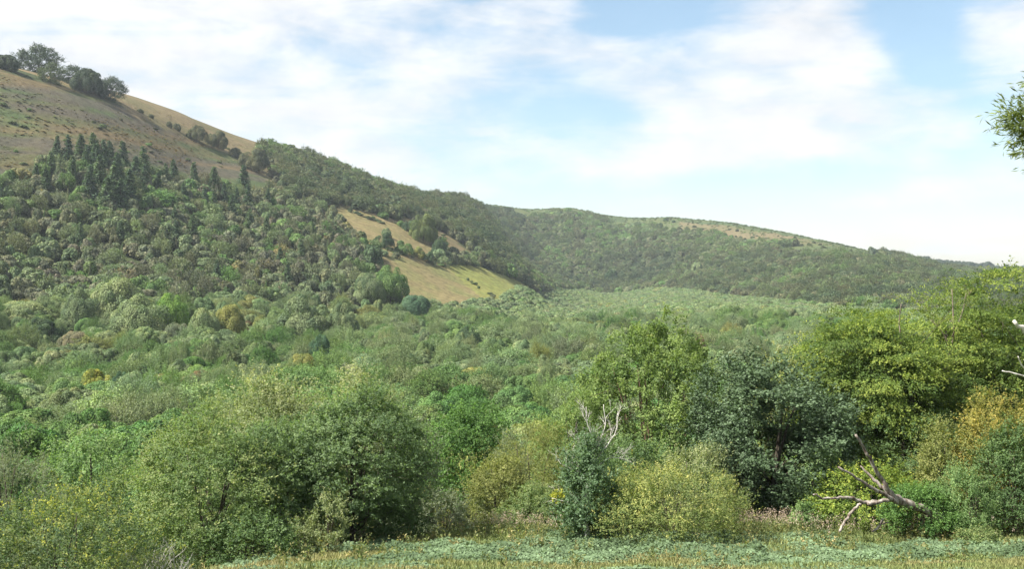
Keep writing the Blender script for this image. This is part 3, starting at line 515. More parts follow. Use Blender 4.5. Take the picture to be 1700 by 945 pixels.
# ---- a heap of dead twigs by the bush at lower left
def twigs():
    rng = np.random.default_rng(80); D = 38.0; x = (270 - 850) / F * D; gz = float(T(x, D)[0]); ts = []
    for k in range(16):
        d = nrm(np.array([rng.normal() * 0.5 + 0.1, rng.normal() * 0.3, 1.0])); twig_fan(rng, np.array([rng.normal() * 0.5, rng.normal() * 0.2, 0.0]), d, rng.uniform(0.6, 0.95), 0.016, 2, ts, 0.45)
    o = link('dead_branches', tubes_mesh('dead_branches', ts, M_DEADW), None, (x, D, gz)); tag(o, 'tangle of bleached dead twigs right of the yellow tipped shrub at lower left', 'dead branches')
twigs()
# ---- the tree whose sprig hangs into the picture at the top right
def hanging_tree():
    rng = np.random.default_rng(81); D = 10.5; x = 8.55; gz = float(T(x, D)[0]); root = bpy.data.objects.new('willow_tree', None); C.objects.link(root); root.location = (x, D, gz)
    tag(root, 'near tree of narrow leaves whose sprig hangs against the sky at the top right', 'willow')
    parts = []; v, f, at, c = crown(rng, 2.9, 2.6, 1.41 - gz - 1.6, 1.41 - gz + 3.0, 110, 10, 12, 0.5, 0.11, 0.018, droop=0.6, follow=1.1, up=0.2); parts.append((v, f, at))
    ctrs = [c]
    for cx, cz_, s in ((4.98, 1.62, 0.14), (5.08, 1.86, 0.12), (4.88, 1.46, 0.13), (5.0, 1.24, 0.13), (5.02, 1.04, 0.13), (5.1, 0.94, 0.11), (5.1, 1.74, 0.13), (5.05, 1.36, 0.13), (5.3, 1.45, 0.17), (5.28, 1.7, 0.15)):
        v, f, at, c = crown(rng, s * 1.1, s, 0, s * 1.5, 15, 5, 9, 0.19, 0.08, 0.014, droop=0.4, follow=1.2, up=0.1, jit=0.9); cx += 0.08; v += np.array([cx - x, 10.5 - D + rng.normal() * 0.15, cz_ - s * 0.8 - gz]); parts.append((v, f, at)); ctrs.append(c + np.array([cx - x, 0, cz_ - s * 0.8 - gz]))
    V = np.concatenate([p[0] for p in parts]); o = 0; Fs = []
    for p in parts: Fs.append(p[1] + o); o += len(p[0])
    link('crown', mesh_from('willow_crown', V, np.concatenate(Fs), ML['spray'], {'leaf': ('FACE', np.concatenate([p[2] for p in parts]))}), root)
    ts = [tube(bez(np.array([0, 0, -0.4]), np.array([0.2, 0, 2.2]), np.array([0, 0, 1.41 - gz + 1.5]), 9), 0.2, np.linspace(0.2, 0.04, 9), 8)]
    for c in ctrs[0][::5]: ts.append(tube(bez(np.array([0, 0, -gz + rng.uniform(-0.5, 1.5)]), c * 0.5 + np.array([0, 0, 0.5 * c[2]]), c, 6), 0.04, np.linspace(0.045, 0.008, 6), 5))
    for cc in ctrs[1:]:
        b = cc.mean(0); s = np.array([-1.6, 0, 1.5 - gz]); ts.append(tube(bez(s, (s + b) / 2 + np.array([0, 0, 0.1]), b, 6), 0.012, np.linspace(0.016, 0.005, 6), 5))
        for c in cc[:6]: ts.append(tube(bez(b, (b + c) / 2, c, 4), 0.004, np.linspace(0.005, 0.002, 4), 4))
    link('trunk', tubes_mesh('willow_trunk', ts, M_BARK), root)
hanging_tree()
# dead stems standing in the tops of the beeches
def beech_spikes():
    beeches = [o for o in C.objects if o.name.startswith('beech_tree') and o.type == 'EMPTY']; rng = np.random.default_rng(82)
    for pts, D, r in (([(1500, 600), (1492, 540), (1496, 505)], 58.5, 0.04), ([(1568, 610), (1585, 560), (1580, 480)], 60.5, 0.055), ([(1580, 560), (1598, 520), (1604, 486)], 60.6, 0.03), ([(1575, 570), (1560, 545), (1545, 532)], 60.3, 0.03)):
        x = (pts[0][0] - 850) / F * D; root = min(beeches, key=lambda o: abs(o.location.x - x)); org = np.array(root.location)
        ts = [px_tube(pts, D, r, r * 0.4, rng, org, 6)]; p = np.array([P(*q, D) for q in pts]) - org
        for _ in range(4): twig_fan(rng, p[1] + (p[2] - p[1]) * rng.uniform(0, 0.9), nrm(np.array([rng.normal(), rng.normal() * 0.3, 0.7])), 0.4, r * 0.3, 1, ts)
        link('dead_limb', tubes_mesh('dead_limb', ts, M_BARKL), root)
beech_spikes()

# ------------------------------------------------------------------ tree forms shared by the trees of the valley and the hills
def conifer(rng, tiers, per, nl, L_, W_):
    V, Fs, A, o = [], [], [], 0
    for i in range(tiers):
        t = i / (tiers - 1); z = 0.12 + t * 0.86; rad = (1 - t) ** 0.85 * 0.25 + 0.012; n = max(3, int(per * (1 - t * 0.7)))
        az = rng.uniform(0, 6.28, n); lens = rad * rng.uniform(0.65, 1.2, n)
        bi = np.repeat(np.arange(n), nl); s = rng.random(len(bi)) ** 0.7
        d = np.stack([np.cos(az[bi]), np.sin(az[bi]), np.full(len(bi), -0.25)], -1); p = np.array([0, 0, z]) + d * (s * lens[bi])[:, None] + rng.normal(size=(len(bi), 3)) * np.array([0.018, 0.018, 0.016])
        dd = nrm(d + rng.normal(size=d.shape) * 0.5); nn = nrm(np.array([0, 0, 1.0]) + rng.normal(size=d.shape) * 0.4 + d * 0.3); nn = nrm(nn - dd * (nn * dd).sum(-1, keepdims=True))
        v, f = leaf_quads(p, dd, nn, np.full(len(p), L_), np.full(len(p), W_)); V.append(v); Fs.append(f + o); o += len(v)
        A.append(np.stack([rng.random(len(p)), s, np.repeat(rng.random(n), nl)], -1))
    return np.concatenate(V), np.concatenate(Fs), np.concatenate(A)
def billow(rng, nsub, r0, r1, nleaf, L_, W_, nj=0.34, wob=0.3, squat=0.8):
    """crown built of billows: rounded masses of leaves on an uneven dome"""
    q = nrm(rng.normal(size=(nsub * 4, 3))); q = q[q[:, 2] > -0.15][:nsub]; lb = lobes(rng, 6, wob); f = lb(q)
    rs = rng.uniform(r0, r1, len(q)); c = q * np.array([1, 1, squat]) * (f * (0.98 - rs * 0.8))[:, None] + np.array([0, 0, 0.30]); c[0] = (0, 0, 0.45); rs[0] = 0.55
    pr = rs ** 2 / (rs ** 2).sum(); i = rng.choice(len(q), nleaf, p=pr); n0 = nrm(rng.normal(size=(nleaf, 3)) + np.array([0, 0, 0.35]) + q[i] * 0.8)
    p = c[i] + n0 * (rs[i] * (1.08 - 0.30 * rng.random(nleaf) ** 1.5))[:, None]; p[:, 2] = np.maximum(p[:, 2], 0.02)
    n = nrm(n0 + rng.normal(size=p.shape) * nj + np.array([0, 0, 0.1])); d = nrm(np.cross(n, rng.normal(size=p.shape))); s = rng.uniform(0.7, 1.3, nleaf)
    v, f_ = leaf_quads(p - d * L_ * 0.5, d, n, L_ * s, W_ * s); m = v[:, 2].max(); v[:, 2] /= m; c[:, 2] /= m
    return v, f_, np.stack([rng.random(nleaf), rng.random(nleaf), rng.random(len(q))[i]], -1), c
def unit_tree(seed, kind, far):
    """crown of radius about 1 and height 1"""
    rng = np.random.default_rng(seed)
    if kind in ('dome', 'round', 'clumpy', 'bushy'):
        a = dict(dome=(22, 0.26, 0.46, 0.2, 0.72), round=(18, 0.3, 0.5, 0.15, 1.0), clumpy=(26, 0.2, 0.38, 0.35, 0.9), bushy=(16, 0.25, 0.5, 0.4, 0.85))[kind]
        v, f, at, ctr = billow(rng, a[0] if far else int(a[0] * 1.6), a[1] * (1 if far else 0.85), a[2] * (1 if far else 0.85), 2600 if far else 21000, 0.15 if far else 0.052, 0.13 if far else 0.042, wob=a[3], squat=a[4])
        return mesh_from('crown_' + kind, v, f, M_TINT, {'leaf': ('FACE', at)}), tubes_mesh('trunk_' + kind, limbs(rng, ctr, 0.9, 0.045, nb=9, stems=1 if seed % 2 else 3), M_BARK)
    k = dict(nc=75, nt=5, nl=7, cr=0.30, L_=0.15, W_=0.11) if far else dict(nc=150, nt=11, nl=12, cr=0.27, L_=0.056, W_=0.036)
    kk = dict(dome=dict(lob=0.2), round=dict(lob=0.3), bushy=dict(lob=0.5), wispy=dict(up=1.1, jit=0.4, follow=1.1, lob=0.35, W_=k['W_'] * 0.6), layered=dict(flat=0.55, droop=0.2, lob=0.35), clumpy=dict(lob=0.45, cr=k['cr'] * 0.8))[kind]
    v, f, at, ctr = crown(rng, 1.0, 1.0, 0.0, 1.35, **{**k, **kk}); v[:, 2] /= 1.35; ctr[:, 2] /= 1.35
    return mesh_from('crown_' + kind, v, f, M_TINT, {'leaf': ('FACE', at)}), tubes_mesh('trunk_' + kind, limbs(rng, ctr, 1.0, 0.045, nb=9, stems=1 if seed % 2 else 3), M_BARK)
KINDS_ = ['dome', 'round', 'bushy', 'wispy', 'layered', 'clumpy']
MIDF = {k: [unit_tree(200 + i * 2 + j, k, False) for j in range(2)] for i, k in enumerate(KINDS_)}
FINE = {'dome': [], 'round': [], 'bushy': []}
for i_, (k_, a_) in enumerate((('dome', (44, 0.18, 0.36, 0.3, 0.75)), ('dome', (50, 0.16, 0.34, 0.35, 0.8)), ('round', (44, 0.18, 0.36, 0.3, 1.0)), ('bushy', (48, 0.15, 0.32, 0.5, 0.9)))):
    r_ = np.random.default_rng(500 + i_); v_, f_, at_, c_ = billow(r_, a_[0], a_[1], a_[2], 30000, 0.042, 0.032, nj=0.4, wob=a_[3], squat=a_[4])
    FINE[k_].append((mesh_from('crown_fine_' + k_, v_, f_, M_TINT, {'leaf': ('FACE', at_)}), tubes_mesh('trunk_fine_' + k_, limbs(r_, c_, 0.9, 0.045, nb=14, stems=2), M_BARK)))
FARF = {k: [unit_tree(300 + i, k, True)] for i, k in enumerate(KINDS_)}
def unit_conifer(seed):
    rng = np.random.default_rng(seed); v, f, a = conifer(rng, 24, 13, 15, 0.055, 0.03)
    return mesh_from('conifer_crown', v, f, M_TINT, {'leaf': ('FACE', a)}), tubes_mesh('conifer_trunk', [tube(bez(np.array([0, 0, -0.05]), np.array([0, 0, 0.5]), np.array([0.0, 0, 0.98]), 6), 0.02, np.linspace(0.016, 0.003, 6), 6)], M_BARK)
CONF = [unit_conifer(400 + i) for i in range(5)]
PROTO = {}
TREES = []          # (root, px, top row, tint word, form word)
def put_tree(meshes, x, y, rw, h, tint, rng, name='broadleaf_tree', cat='tree', label=None, group=None, sink=0.0, conic=False):
    z = float(T(x, y)[0]) - sink; root = bpy.data.objects.new(name, None); C.objects.link(root); root.location = (x, y, z)
    root.rotation_euler = (0, 0, rng.uniform(0, 6.28)); root.scale = (h * rng.uniform(0.8, 1.35) if conic else rw * 0.93, h if conic else rw * 0.93, h * 0.97)
    tag(root, label, cat, group); cm, tm = meshes
    c = link('crown', cm, root); c['tint'] = [float(t) for t in tint]; link('trunk', tm, root)
    PROTO.setdefault(cm.name, c); return root
def tree_px(px, top, w, D, tint, kind, label, name='broadleaf_tree', cat='tree', far=None, seed=0, group=None):
    """a landmark tree: crown top at this row, this wide, at this distance"""
    rng = np.random.default_rng(int(px * 7 + top)); x = (px - 850) / F * D; gz = float(T(x, D)[0]); h = max((HY - top) / F * D - gz, 2.0)
    ms = FINE[kind] if (kind in FINE and w >= 40) else (FARF if (D > 380 if far is None else far) else MIDF)[kind]; return put_tree(ms[int(px) % len(ms)], x, D, w / 2 / F * D, h, tint, rng, name, cat, label, group)
def tree_at(px, base, w, h, tint, kind, label, name='broadleaf_tree', cat='tree', group=None, d0=300):
    """a landmark tree on a hill: its foot at this pixel; width and height in pixels"""
    rng = np.random.default_rng(int(px * 7 + base)); x, D = ground(px, base, d0=d0); ms = FINE[kind] if kind in FINE and w >= 24 else (FARF[kind] if w < 30 else MIDF[kind])
    return put_tree(ms[int(px) % len(ms)], x, D, w / 2 / F * D, h / F * D, tint, rng, name, cat, label, group, sink=0.3)
G = dict(mid=(0.072, 0.118, 0.04), grey=(0.098, 0.128, 0.068), vivid=(0.055, 0.105, 0.03), olive=(0.125, 0.135, 0.045), brown=(0.115, 0.092, 0.05), pale=(0.12, 0.15, 0.075), dark=(0.04, 0.066, 0.032), teal=(0.045, 0.085, 0.05), yellow=(0.17, 0.18, 0.04), bright=(0.10, 0.165, 0.035), pink=(0.15, 0.12, 0.075))
LM = []   # landmark names for the labels of the trees around them: (phrase, px, row)
def lm(f, phrase, px, row, *a, **k): LM.append((phrase, px, row + 12)); return f(px, row, *a, **k)
lm(tree_px, 'the tall bright green tree', 286, 483, 62, 425, G['bright'], 'round', 'tall bright green tree at the foot of the left hill, brightest of the valley')
lm(tree_px, 'the big pale dome', 190, 456, 100, 445, G['pale'], 'dome', 'wide pale green domed tree against the foot of the left hill')
tree_px(135, 474, 70, 435, G['grey'], 'dome', 'grey-green dome adjoining the left side of the wide pale domed tree')
tree_px(340, 508, 62, 405, G['pale'], 'dome', 'rounded olive green tree just right of the tall bright green tree', far=False)
tree_px(380, 502, 64, 415, G['olive'], 'dome', 'rounded tree second to the right of the tall bright green tree', far=False)
tree_px(235, 484, 110, 420, G['pale'], 'dome', 'wide pale tree just left of the tall bright green tree', far=False)
lm(tree_px, 'the spreading grey-green tree', 505, 484, 100, 450, G['grey'], 'bushy', 'spreading grey-green tree in front of the left hill, right of its dark foot', far=False)
tree_px(565, 498, 64, 450, G['grey'], 'bushy', 'grey-green tree adjoining the right side of the spreading grey-green tree', far=False)
lm(tree_px, 'the grey-green dome by the left edge', 30, 498, 110, 430, G['pale'], 'dome', 'broad grey-green dome by the left edge below the hill', far=False)
tree_px(60, 525, 80, 400, G['dark'], 'bushy', 'dark bushy tree in front of the grey-green dome by the left edge')
tree_px(122, 548, 60, 385, (0.12, 0.115, 0.075), 'dome', 'brownish grey rounded bush right of the dark bushy tree near the left edge')
lm(tree_px, 'the round mid green tree', 530, 553, 46, 340, G['teal'], 'round', 'round mid green tree standing clear in the middle of the left valley')
lm(tree_px, 'the yellow tree', 156, 610, 62, 262, G['yellow'], 'bushy', 'bright yellow tree in the left of the valley')
lm(tree_px, 'the dark round tree beside the yellow tree', 203, 615, 42, 258, G['teal'], 'round', 'dark blue-green round tree touching the yellow tree')
lm(tree_px, 'the rusty brown thicket', 330, 612, 66, 262, G['brown'], 'bushy', 'rusty brown thicket right of the yellow tree')
tree_px(265, 618, 66, 258, (0.14, 0.12, 0.045), 'dome', 'orange-olive rounded tree between the yellow tree and the rusty brown thicket')
tree_px(195, 645, 76, 235, (0.14, 0.13, 0.105), 'wispy', 'flat greyish bush below the yellow tree')
tree_px(385, 640, 70, 232, G['mid'], 'bushy', 'mid green tree just right of the rusty brown thicket')
lm(tree_px, 'the dark tree in mid valley', 778, 540, 48, 420, G['dark'], 'round', 'dark green tree below the hillside field in mid valley', far=False)
tree_px(905, 608, 36, 245, G['grey'], 'wispy', 'upright grey-green bush left of the tall open-crowned tree')
lm(tree_px, 'the pinkish brown bush', 1157, 552, 32, 330, G['pink'], 'dome', 'pinkish brown bush behind the right shoulder of the tall open-crowned tree')
tree_px(1120, 548, 60, 350, G['grey'], 'dome', 'grey-green dome left of the pinkish brown bush')
tree_px(500, 585, 60, 290, G['olive'], 'dome', 'olive yellow rounded tree below the round mid green tree')
tree_px(650, 437, 66, 615, G['mid'], 'round', 'upright tree at the left corner of the lower hillside field')
tree_px(612, 450, 60, 600, G['grey'], 'round', 'greyish tree adjoining the upright tree at the corner of the lower field')
tree_px(618, 403, 36, 720, G['dark'], 'round', 'dark tree above the left corner of the lower hillside field')
tree_px(690, 488, 60, 590, G['teal'], 'dome', 'bluish green bush against the lower left edge of the hillside field')
tree_px(845, 355 + 80, 30, 1000, G['mid'], 'bushy', 'small bushy tree above the tip of the yellow field')
def hill_trees():
    t = tree_at
    t(702, 402, 52, 50, (0.075, 0.095, 0.035), 'round', 'large green tree standing between the two hillside fields')
    t(678, 385, 26, 20, G['dark'], 'round', 'small dark tree left of the large green tree between the hillside fields')
    t(641, 392, 18, 15, G['grey'], 'dome', 'grey-green bush alone on the upper hillside field')
    t(728, 428, 30, 32, G['dark'], 'round', 'dark rounded tree at the right end of the upper hillside field')
    t(752, 425, 20, 16, G['dark'], 'round', 'small dark tree right of the dark rounded tree by the upper field')
    for i, (px, b, w, h, c, d) in enumerate(((668, 424, 34, 26, 'mid', 'upper'), (692, 430, 30, 22, 'olive', 'second'), (712, 436, 26, 20, 'dark', 'third'), (735, 440, 28, 16, 'grey', 'fourth'), (640, 412, 36, 28, 'dark', 'topmost'))):
        t(px, b, w, h, G[c], 'bushy', '%s %s tree of the hedge across the hillside fields' % (d, dict(mid='green', olive='yellowish', dark='dark', grey='grey-green')[c]), 'hedge_tree', 'tree', 'trees in the hedge between the hillside fields')
    # on the skyline, top left
    sk = 'trees on the skyline at the top left'
    for px, b, w, h, lab in ((15, 118, 46, 30, 'leftmost skyline tree, cut by the edge of the picture'), (62, 122, 54, 44, 'tallest round dark tree on the skyline at the top left'), (35, 112, 34, 24, 'low dark tree left of the tallest skyline tree'), (106, 128, 42, 30, 'flat-topped dark tree right of the tallest skyline tree'),
                             (86, 118, 36, 26, 'low dark tree filling the gap right of the tallest skyline tree'), (125, 142, 40, 30, 'dark tree joining the flat-topped and the broad skyline trees'), (163, 160, 36, 28, 'dark tree between the broad and the rightmost skyline trees'), (-8, 112, 40, 28, 'dark skyline tree mostly beyond the left edge of the picture'), (83, 140, 34, 32, 'green tree standing below the skyline trees'), (142, 155, 58, 46, 'broad dark tree, second from the right of the skyline group'), (182, 166, 40, 36, 'rightmost dark tree of the skyline group')):
        t(px, b, w, h, (0.032, 0.046, 0.028) if 'green' not in lab else (0.05, 0.065, 0.03), ['clumpy', 'bushy', 'layered'][int(px) % 3], lab, 'skyline_tree', 'tree', sk)
    th = 'thorn trees up the ridge'
    for px, b, w, h, lab in ((233, 188, 12, 8, 'tiny thorn bush on the open ridge nearest the skyline group'), (250, 197, 10, 8, 'small thorn bush second down the ridge from the skyline group'), (280, 212, 10, 12, 'small upright thorn left of the pair of ridge trees'), (294, 217, 14, 14, 'small bare thorn beside the left of the two ridge trees'),
                             (326, 236, 38, 30, 'left tree of the pair high on the open ridge'), (361, 248, 38, 34, 'right tree of the pair high on the open ridge'), (425, 285, 56, 42, 'greyish spreading tree at the top left end of the ridge wood'), (392, 262, 22, 18, 'small tree between the ridge pair and the ridge wood'),
                             (398, 226, 8, 7, 'dot of a thorn on the ridge skyline'), (455, 242, 8, 8, 'small thorn on the skyline above the ridge wood'), (712, 322, 14, 12, 'small flat-topped tree on the skyline above the ridge wood')):
        t(px, b, w, h, (0.065, 0.07, 0.04), 'bushy', lab, 'thorn_tree', 'tree', th)
    # right plateau
    for px, b, w, h, lab in ((1538, 438, 20, 14, 'round dark tree alone by the far field at the right'), (1566, 452, 22, 12, 'low dark tree below the far field at the right'), (1640, 444, 16, 11, 'far tree over the second brown field'), (1612, 443, 14, 9, 'small far tree left of the second brown field'), (1682, 449, 18, 8, 'far low tree nearest the right edge on the horizon'), (1516, 434, 16, 6, 'low far tree left of the round dark tree on the plateau')):
        t(px, b, w, h, (0.035, 0.05, 0.035), 'round', lab, 'far_tree', 'tree', 'trees on the far plateau', d0=1800)
    t(1015, 470, 26, 24, G['dark'], 'round', 'dark round tree at the foot of the far hill')
    t(1157, 455, 22, 22, G['grey'], 'round', 'grey-green round tree below the middle of the far hill')
    t(1105, 368, 10, 6, G['dark'], 'round', 'tiny dark tree near the crest of the far hill'); t(1118, 370, 8, 5, G['dark'], 'round', 'tiny dark tree just right of the one near the far crest')
    r = np.random.default_rng(9)
    words = ['dark thorn dot', 'small thorn', 'round thorn', 'low thorn']
    for i in range(26):
        px = 1150 + i * 10 + r.uniform(-4, 4); b = 378 + (px - 1150) * 0.13 + r.uniform(-4, 9)
        t(px, b, r.uniform(4, 9), r.uniform(3, 5), (0.045, 0.055, 0.03), 'bushy', 'small dark thorn scattered over the open top of the far hill', 'thorn_tree', 'tree', 'thorns on the open top of the far hill')
    c = CONF
    rr = np.random.default_rng(3)
    x, D = ground(1338, 566, 120, 900); put_tree(c[0], x, D, 1, 7.5, (0.035, 0.05, 0.03), rr, 'fir_tree', 'fir', 'lone small dark fir in the flat valley at the right', conic=True)
hill_trees()

def conifers():
    rng = np.random.default_rng(12); spots = [(95, 262, 44), (113, 268, 50), (135, 262, 46), (155, 268, 54), (172, 276, 50), (182, 268, 40), (204, 278, 50), (238, 282, 46), (288, 292, 34), (322, 306, 44), (355, 318, 48), (405, 318, 50), (412, 345, 46), (165, 310, 60), (150, 330, 62), (190, 330, 62), (200, 350, 60), (215, 330, 56), (178, 348, 60), (120, 300, 48), (85, 290, 46), (75, 310, 40),
        (240, 310, 44), (262, 318, 38), (275, 300, 36), (133, 408, 46), (292, 400, 40), (320, 390, 42), (290, 372, 34), (200, 400, 40), (385, 360, 44), (393, 345, 40), (355, 350, 38), (415, 380, 40), (442, 395, 40), (360, 470, 46), (478, 475, 48), (500, 430, 40), (225, 300, 48), (145, 290, 56), (445, 340, 34), (372, 330, 34), (340, 340, 36), (305, 330, 32), (60, 300, 34), (160, 282, 50), (195, 300, 54), (465, 440, 36)]
    names = []
    for i, (px, b, h) in enumerate(spots):
        x, D = ground(px, b + 6, 300); col = (0.042, 0.07, 0.042) if rng.random() < 0.6 else (0.055, 0.085, 0.045); hh = h / F * D
        names.append((px, b, put_tree(CONF[i % 5], x, D, 1, hh, col, rng, 'conifer', 'conifer', None, 'conifers on the left hill', conic=True), h))
    names.sort(key=lambda t: t[0])
    top = sorted(names, key=lambda t: t[1] - t[3])
    used = set()
    ords = ['first', 'second', 'third', 'fourth', 'fifth', 'sixth', 'seventh', 'eighth', 'ninth', 'tenth', 'eleventh', 'twelfth', 'thirteenth', 'fourteenth', 'fifteenth', 'sixteenth', 'seventeenth', 'eighteenth']
    bands = [('along the upper edge of the left hill wood', lambda b: b <= 292), ('in the dark upper stand of the left hill wood', lambda b: 292 < b <= 335), ('in the middle of the left hill wood', lambda b: 335 < b <= 375), ('low in the left hill wood', lambda b: b > 375)]
    for phrase, fn in bands:
        k = 0
        for px, b, o, h in names:
            if fn(b): o['label'] = '%s conifer from the left %s' % (ords[k], phrase); k += 1
conifers()

# ------------------------------------------------------------------ the valley's own trees
def scatter(spacing, D0, D1, rng, margin=1.1, pad=12, jit=0.5):
    xs = np.arange(-0.4665 * D1 * margin - pad, 0.4665 * D1 * margin + pad, spacing); ys = np.arange(D0, D1, spacing * 0.87)
    X, Y = np.meshgrid(xs, ys); X = X + (np.arange(len(ys)) % 2)[:, None] * spacing / 2; X = X.ravel() + rng.uniform(-jit, jit, X.size) * spacing; Y = Y.ravel() + rng.uniform(-jit, jit, Y.size) * spacing
    k = (np.abs(X) < 0.4665 * Y * margin + pad) & (rng.random(X.size) < 0.93); return X[k], Y[k]
def palette(x, y, rng, names, wts, scale=40):
    n = np.clip((vnoise(x, y, scale, 2) - 0.22) / 0.56, 0, 0.999); u = np.clip(n * 0.55 + rng.random(len(x)) * 0.45, 0, 0.999)
    cum = np.cumsum(wts) / np.sum(wts); return np.searchsorted(cum, u)
VN = ['dark', 'vivid', 'mid', 'grey', 'pale', 'olive', 'brown']
def mid_trees():
    rng = np.random.default_rng(21); X, Y = scatter(9.5, 88, 272, rng, 1.03, 4)
    px = 850 + X / Y * F; k = ~((Y < 105) & (px > 1150)); X, Y, px = X[k], Y[k], px[k]
    lmx = [((o.location.x), o.location.y) for o in C.objects if o.type == 'EMPTY']; lmx = np.array(lmx)
    d = np.sqrt((X[:, None] - lmx[:, 0]) ** 2 + (Y[:, None] - lmx[:, 1]) ** 2).min(1); k = d > 5.5; X, Y, px = X[k], Y[k], px[k]
    pi = palette(X, Y, rng, VN, [2, 4, 5, 2.5, 2.5, 2.5, 0.5], 38); n = 0; z = T(X, Y)
    word = dict(dark='dark green', vivid='deep green', mid='mid green', grey='grey-green', pale='pale green', olive='olive yellow', brown='brownish')
    form = dict(dome='domed tree', round='round tree', bushy='bushy tree', wispy='feathery tree', layered='spreading tree', clumpy='lumpy tree')
    recs = []
    for i in np.argsort(Y):
        if X[i] / Y[i] > 0.235 and Y[i] > 150: continue            # hidden behind the beeches
        h = rng.uniform(5.5, 9.0) * (1.15 if Y[i] < 140 else 1); rw = rng.uniform(4.2, 7.0)
        kn = VN[pi[i]]
        if kn == 'vivid' or (Y[i] < 150 and px[i] < 420): kn = 'vivid' if rng.random() < 0.75 else kn
        kd = ['dome', 'round', 'bushy', 'clumpy', 'dome', 'bushy', 'wispy', 'layered'][rng.integers(0, 8)]
        if kn == 'grey': kd = 'wispy' if rng.random() < 0.6 else kd
        t = np.array(G[kn]) * rng.uniform(0.85, 1.18) * (1 + rng.normal(size=3) * 0.05)
        if Y[i] < 160 and kd not in FINE: kd = ['round', 'bushy'][rng.integers(0, 2)]
        ms = FINE[kd] if Y[i] < 160 else MIDF[kd]; o = put_tree(ms[rng.integers(0, len(ms))], X[i], Y[i], rw, h, t, rng, group='trees and bushes filling the near valley'); row = HY - (z[i] + h) / Y[i] * F
        recs.append((o, px[i], row, word[kn], form[kd], rw / Y[i] * F)); n += 1
    # a label for each, by its look and by the nearest trees one can find
    marks = LM + [('the large dark green tree at the meadow edge', 588, 650), ('the rounded deep green tree', 778, 680), ('the tall open-crowned tree', 1078, 560), ('the grey willow at the left edge', 30, 715), ('the light green tree at the left', 345, 695), ('the drooping olive willow', 888, 705), ('the left edge of the picture', 0, 640), ('the dark blue-green tree', 1240, 600)]
    used = set(o.get('label') for o in C.objects); num = ['', 'second ', 'third ', 'fourth ', 'fifth ', 'sixth ', 'seventh ', 'eighth ', 'ninth ', 'tenth ', 'eleventh ', 'twelfth ']
    bag = {}
    for r in recs:
        o, x_, y_, w1, f1, wp = r; ds = sorted(marks, key=lambda m: (m[1] - x_) ** 2 + 2.5 * (m[2] - y_) ** 2)[0]
        dx = x_ - ds[1]; dy = y_ - ds[2]
        if 'edge of the picture' in ds[0]: rel = 'near'
        elif abs(dx) > abs(dy) * 1.2: rel = 'right of' if dx > 0 else 'left of'
        else: rel = 'below' if dy > 0 else 'above'
        bag.setdefault((w1, f1, rel, ds[0]), []).append((dx * dx + dy * dy, o))
    for (w1, f1, rel, m), lst in bag.items():
        lst.sort(key=lambda t: t[0])
        for k, (_, o) in enumerate(lst): o['label'] = '%s%s %s %s %s' % (('nearest ' if k == 0 and len(lst) > 1 else num[k]), w1, f1, rel, m)
    print('mid trees', n)
mid_trees()

# ------------------------------------------------------------------ the woods that read as masses
def mass(name, label, x, y, rw, h, tint, protos, rng, z=None):
    z = T(x, y) - 0.3 if z is None else z; n = len(x); me = bpy.data.meshes.new(name); me.vertices.add(n); me.vertices.foreach_set('co', np.stack([x, y, z], -1).astype(np.float32).ravel())
    a = me.attributes.new('tint', 'FLOAT_COLOR', 'POINT'); c = np.ones((n, 4), np.float32); c[:, :3] = tint; a.data.foreach_set('color', c.ravel())
    a = me.attributes.new('size', 'FLOAT_VECTOR', 'POINT'); a.data.foreach_set('vector', np.stack([rw, rw * rng.uniform(0.85, 1.15, n), h], -1).astype(np.float32).ravel())
    a = me.attributes.new('turn', 'FLOAT_VECTOR', 'POINT'); a.data.foreach_set('vector', np.stack([rng.normal(size=n) * 0.06, rng.normal(size=n) * 0.06, rng.uniform(0, 6.28, n)], -1).astype(np.float32).ravel())
    a = me.attributes.new('pick', 'INT', 'POINT'); a.data.foreach_set('value', rng.integers(0, len(protos), n).astype(np.int32))
    o = link(name, me); tag(o, label, 'woodland', kind='stuff')
    g = bpy.data.node_groups.new(name, 'GeometryNodeTree'); g.interface.new_socket('Geometry', in_out='INPUT', socket_type='NodeSocketGeometry'); g.interface.new_socket('Geometry', in_out='OUTPUT', socket_type='NodeSocketGeometry')
    N = g.nodes.new; L = g.links.new; gi = N('NodeGroupInput'); go = N('NodeGroupOutput'); ip = N('GeometryNodeInstanceOnPoints'); jn = N('GeometryNodeJoinGeometry')
    for p in protos:
        oi = N('GeometryNodeObjectInfo'); oi.inputs['Object'].default_value = p; oi.inputs['As Instance'].default_value = True; L(oi.outputs['Geometry'], jn.inputs[0])
    def attr(nm, ty):
        q = N('GeometryNodeInputNamedAttribute'); q.data_type = ty; q.inputs[0].default_value = nm; return next(s for s in q.outputs if s.enabled and s.name == 'Attribute')
    L(gi.outputs[0], ip.inputs['Points']); L(jn.outputs[0], ip.inputs['Instance']); ip.inputs['Pick Instance'].default_value = True
    L(attr('pick', 'INT'), ip.inputs['Instance Index']); L(attr('size', 'FLOAT_VECTOR'), ip.inputs['Scale']); L(attr('turn', 'FLOAT_VECTOR'), ip.inputs['Rotation']); L(ip.outputs[0], go.inputs[0])
    md = o.modifiers.new('copies', 'NODES'); md.node_group = g; print(name, n); return o
def tints(pi, names, rng, sp=0.16): return np.array([G2[names[i]] for i in pi]) * rng.uniform(1 - sp, 1 + sp, (len(pi), 1)) * (1 + rng.normal(size=(len(pi), 3)) * 0.04)
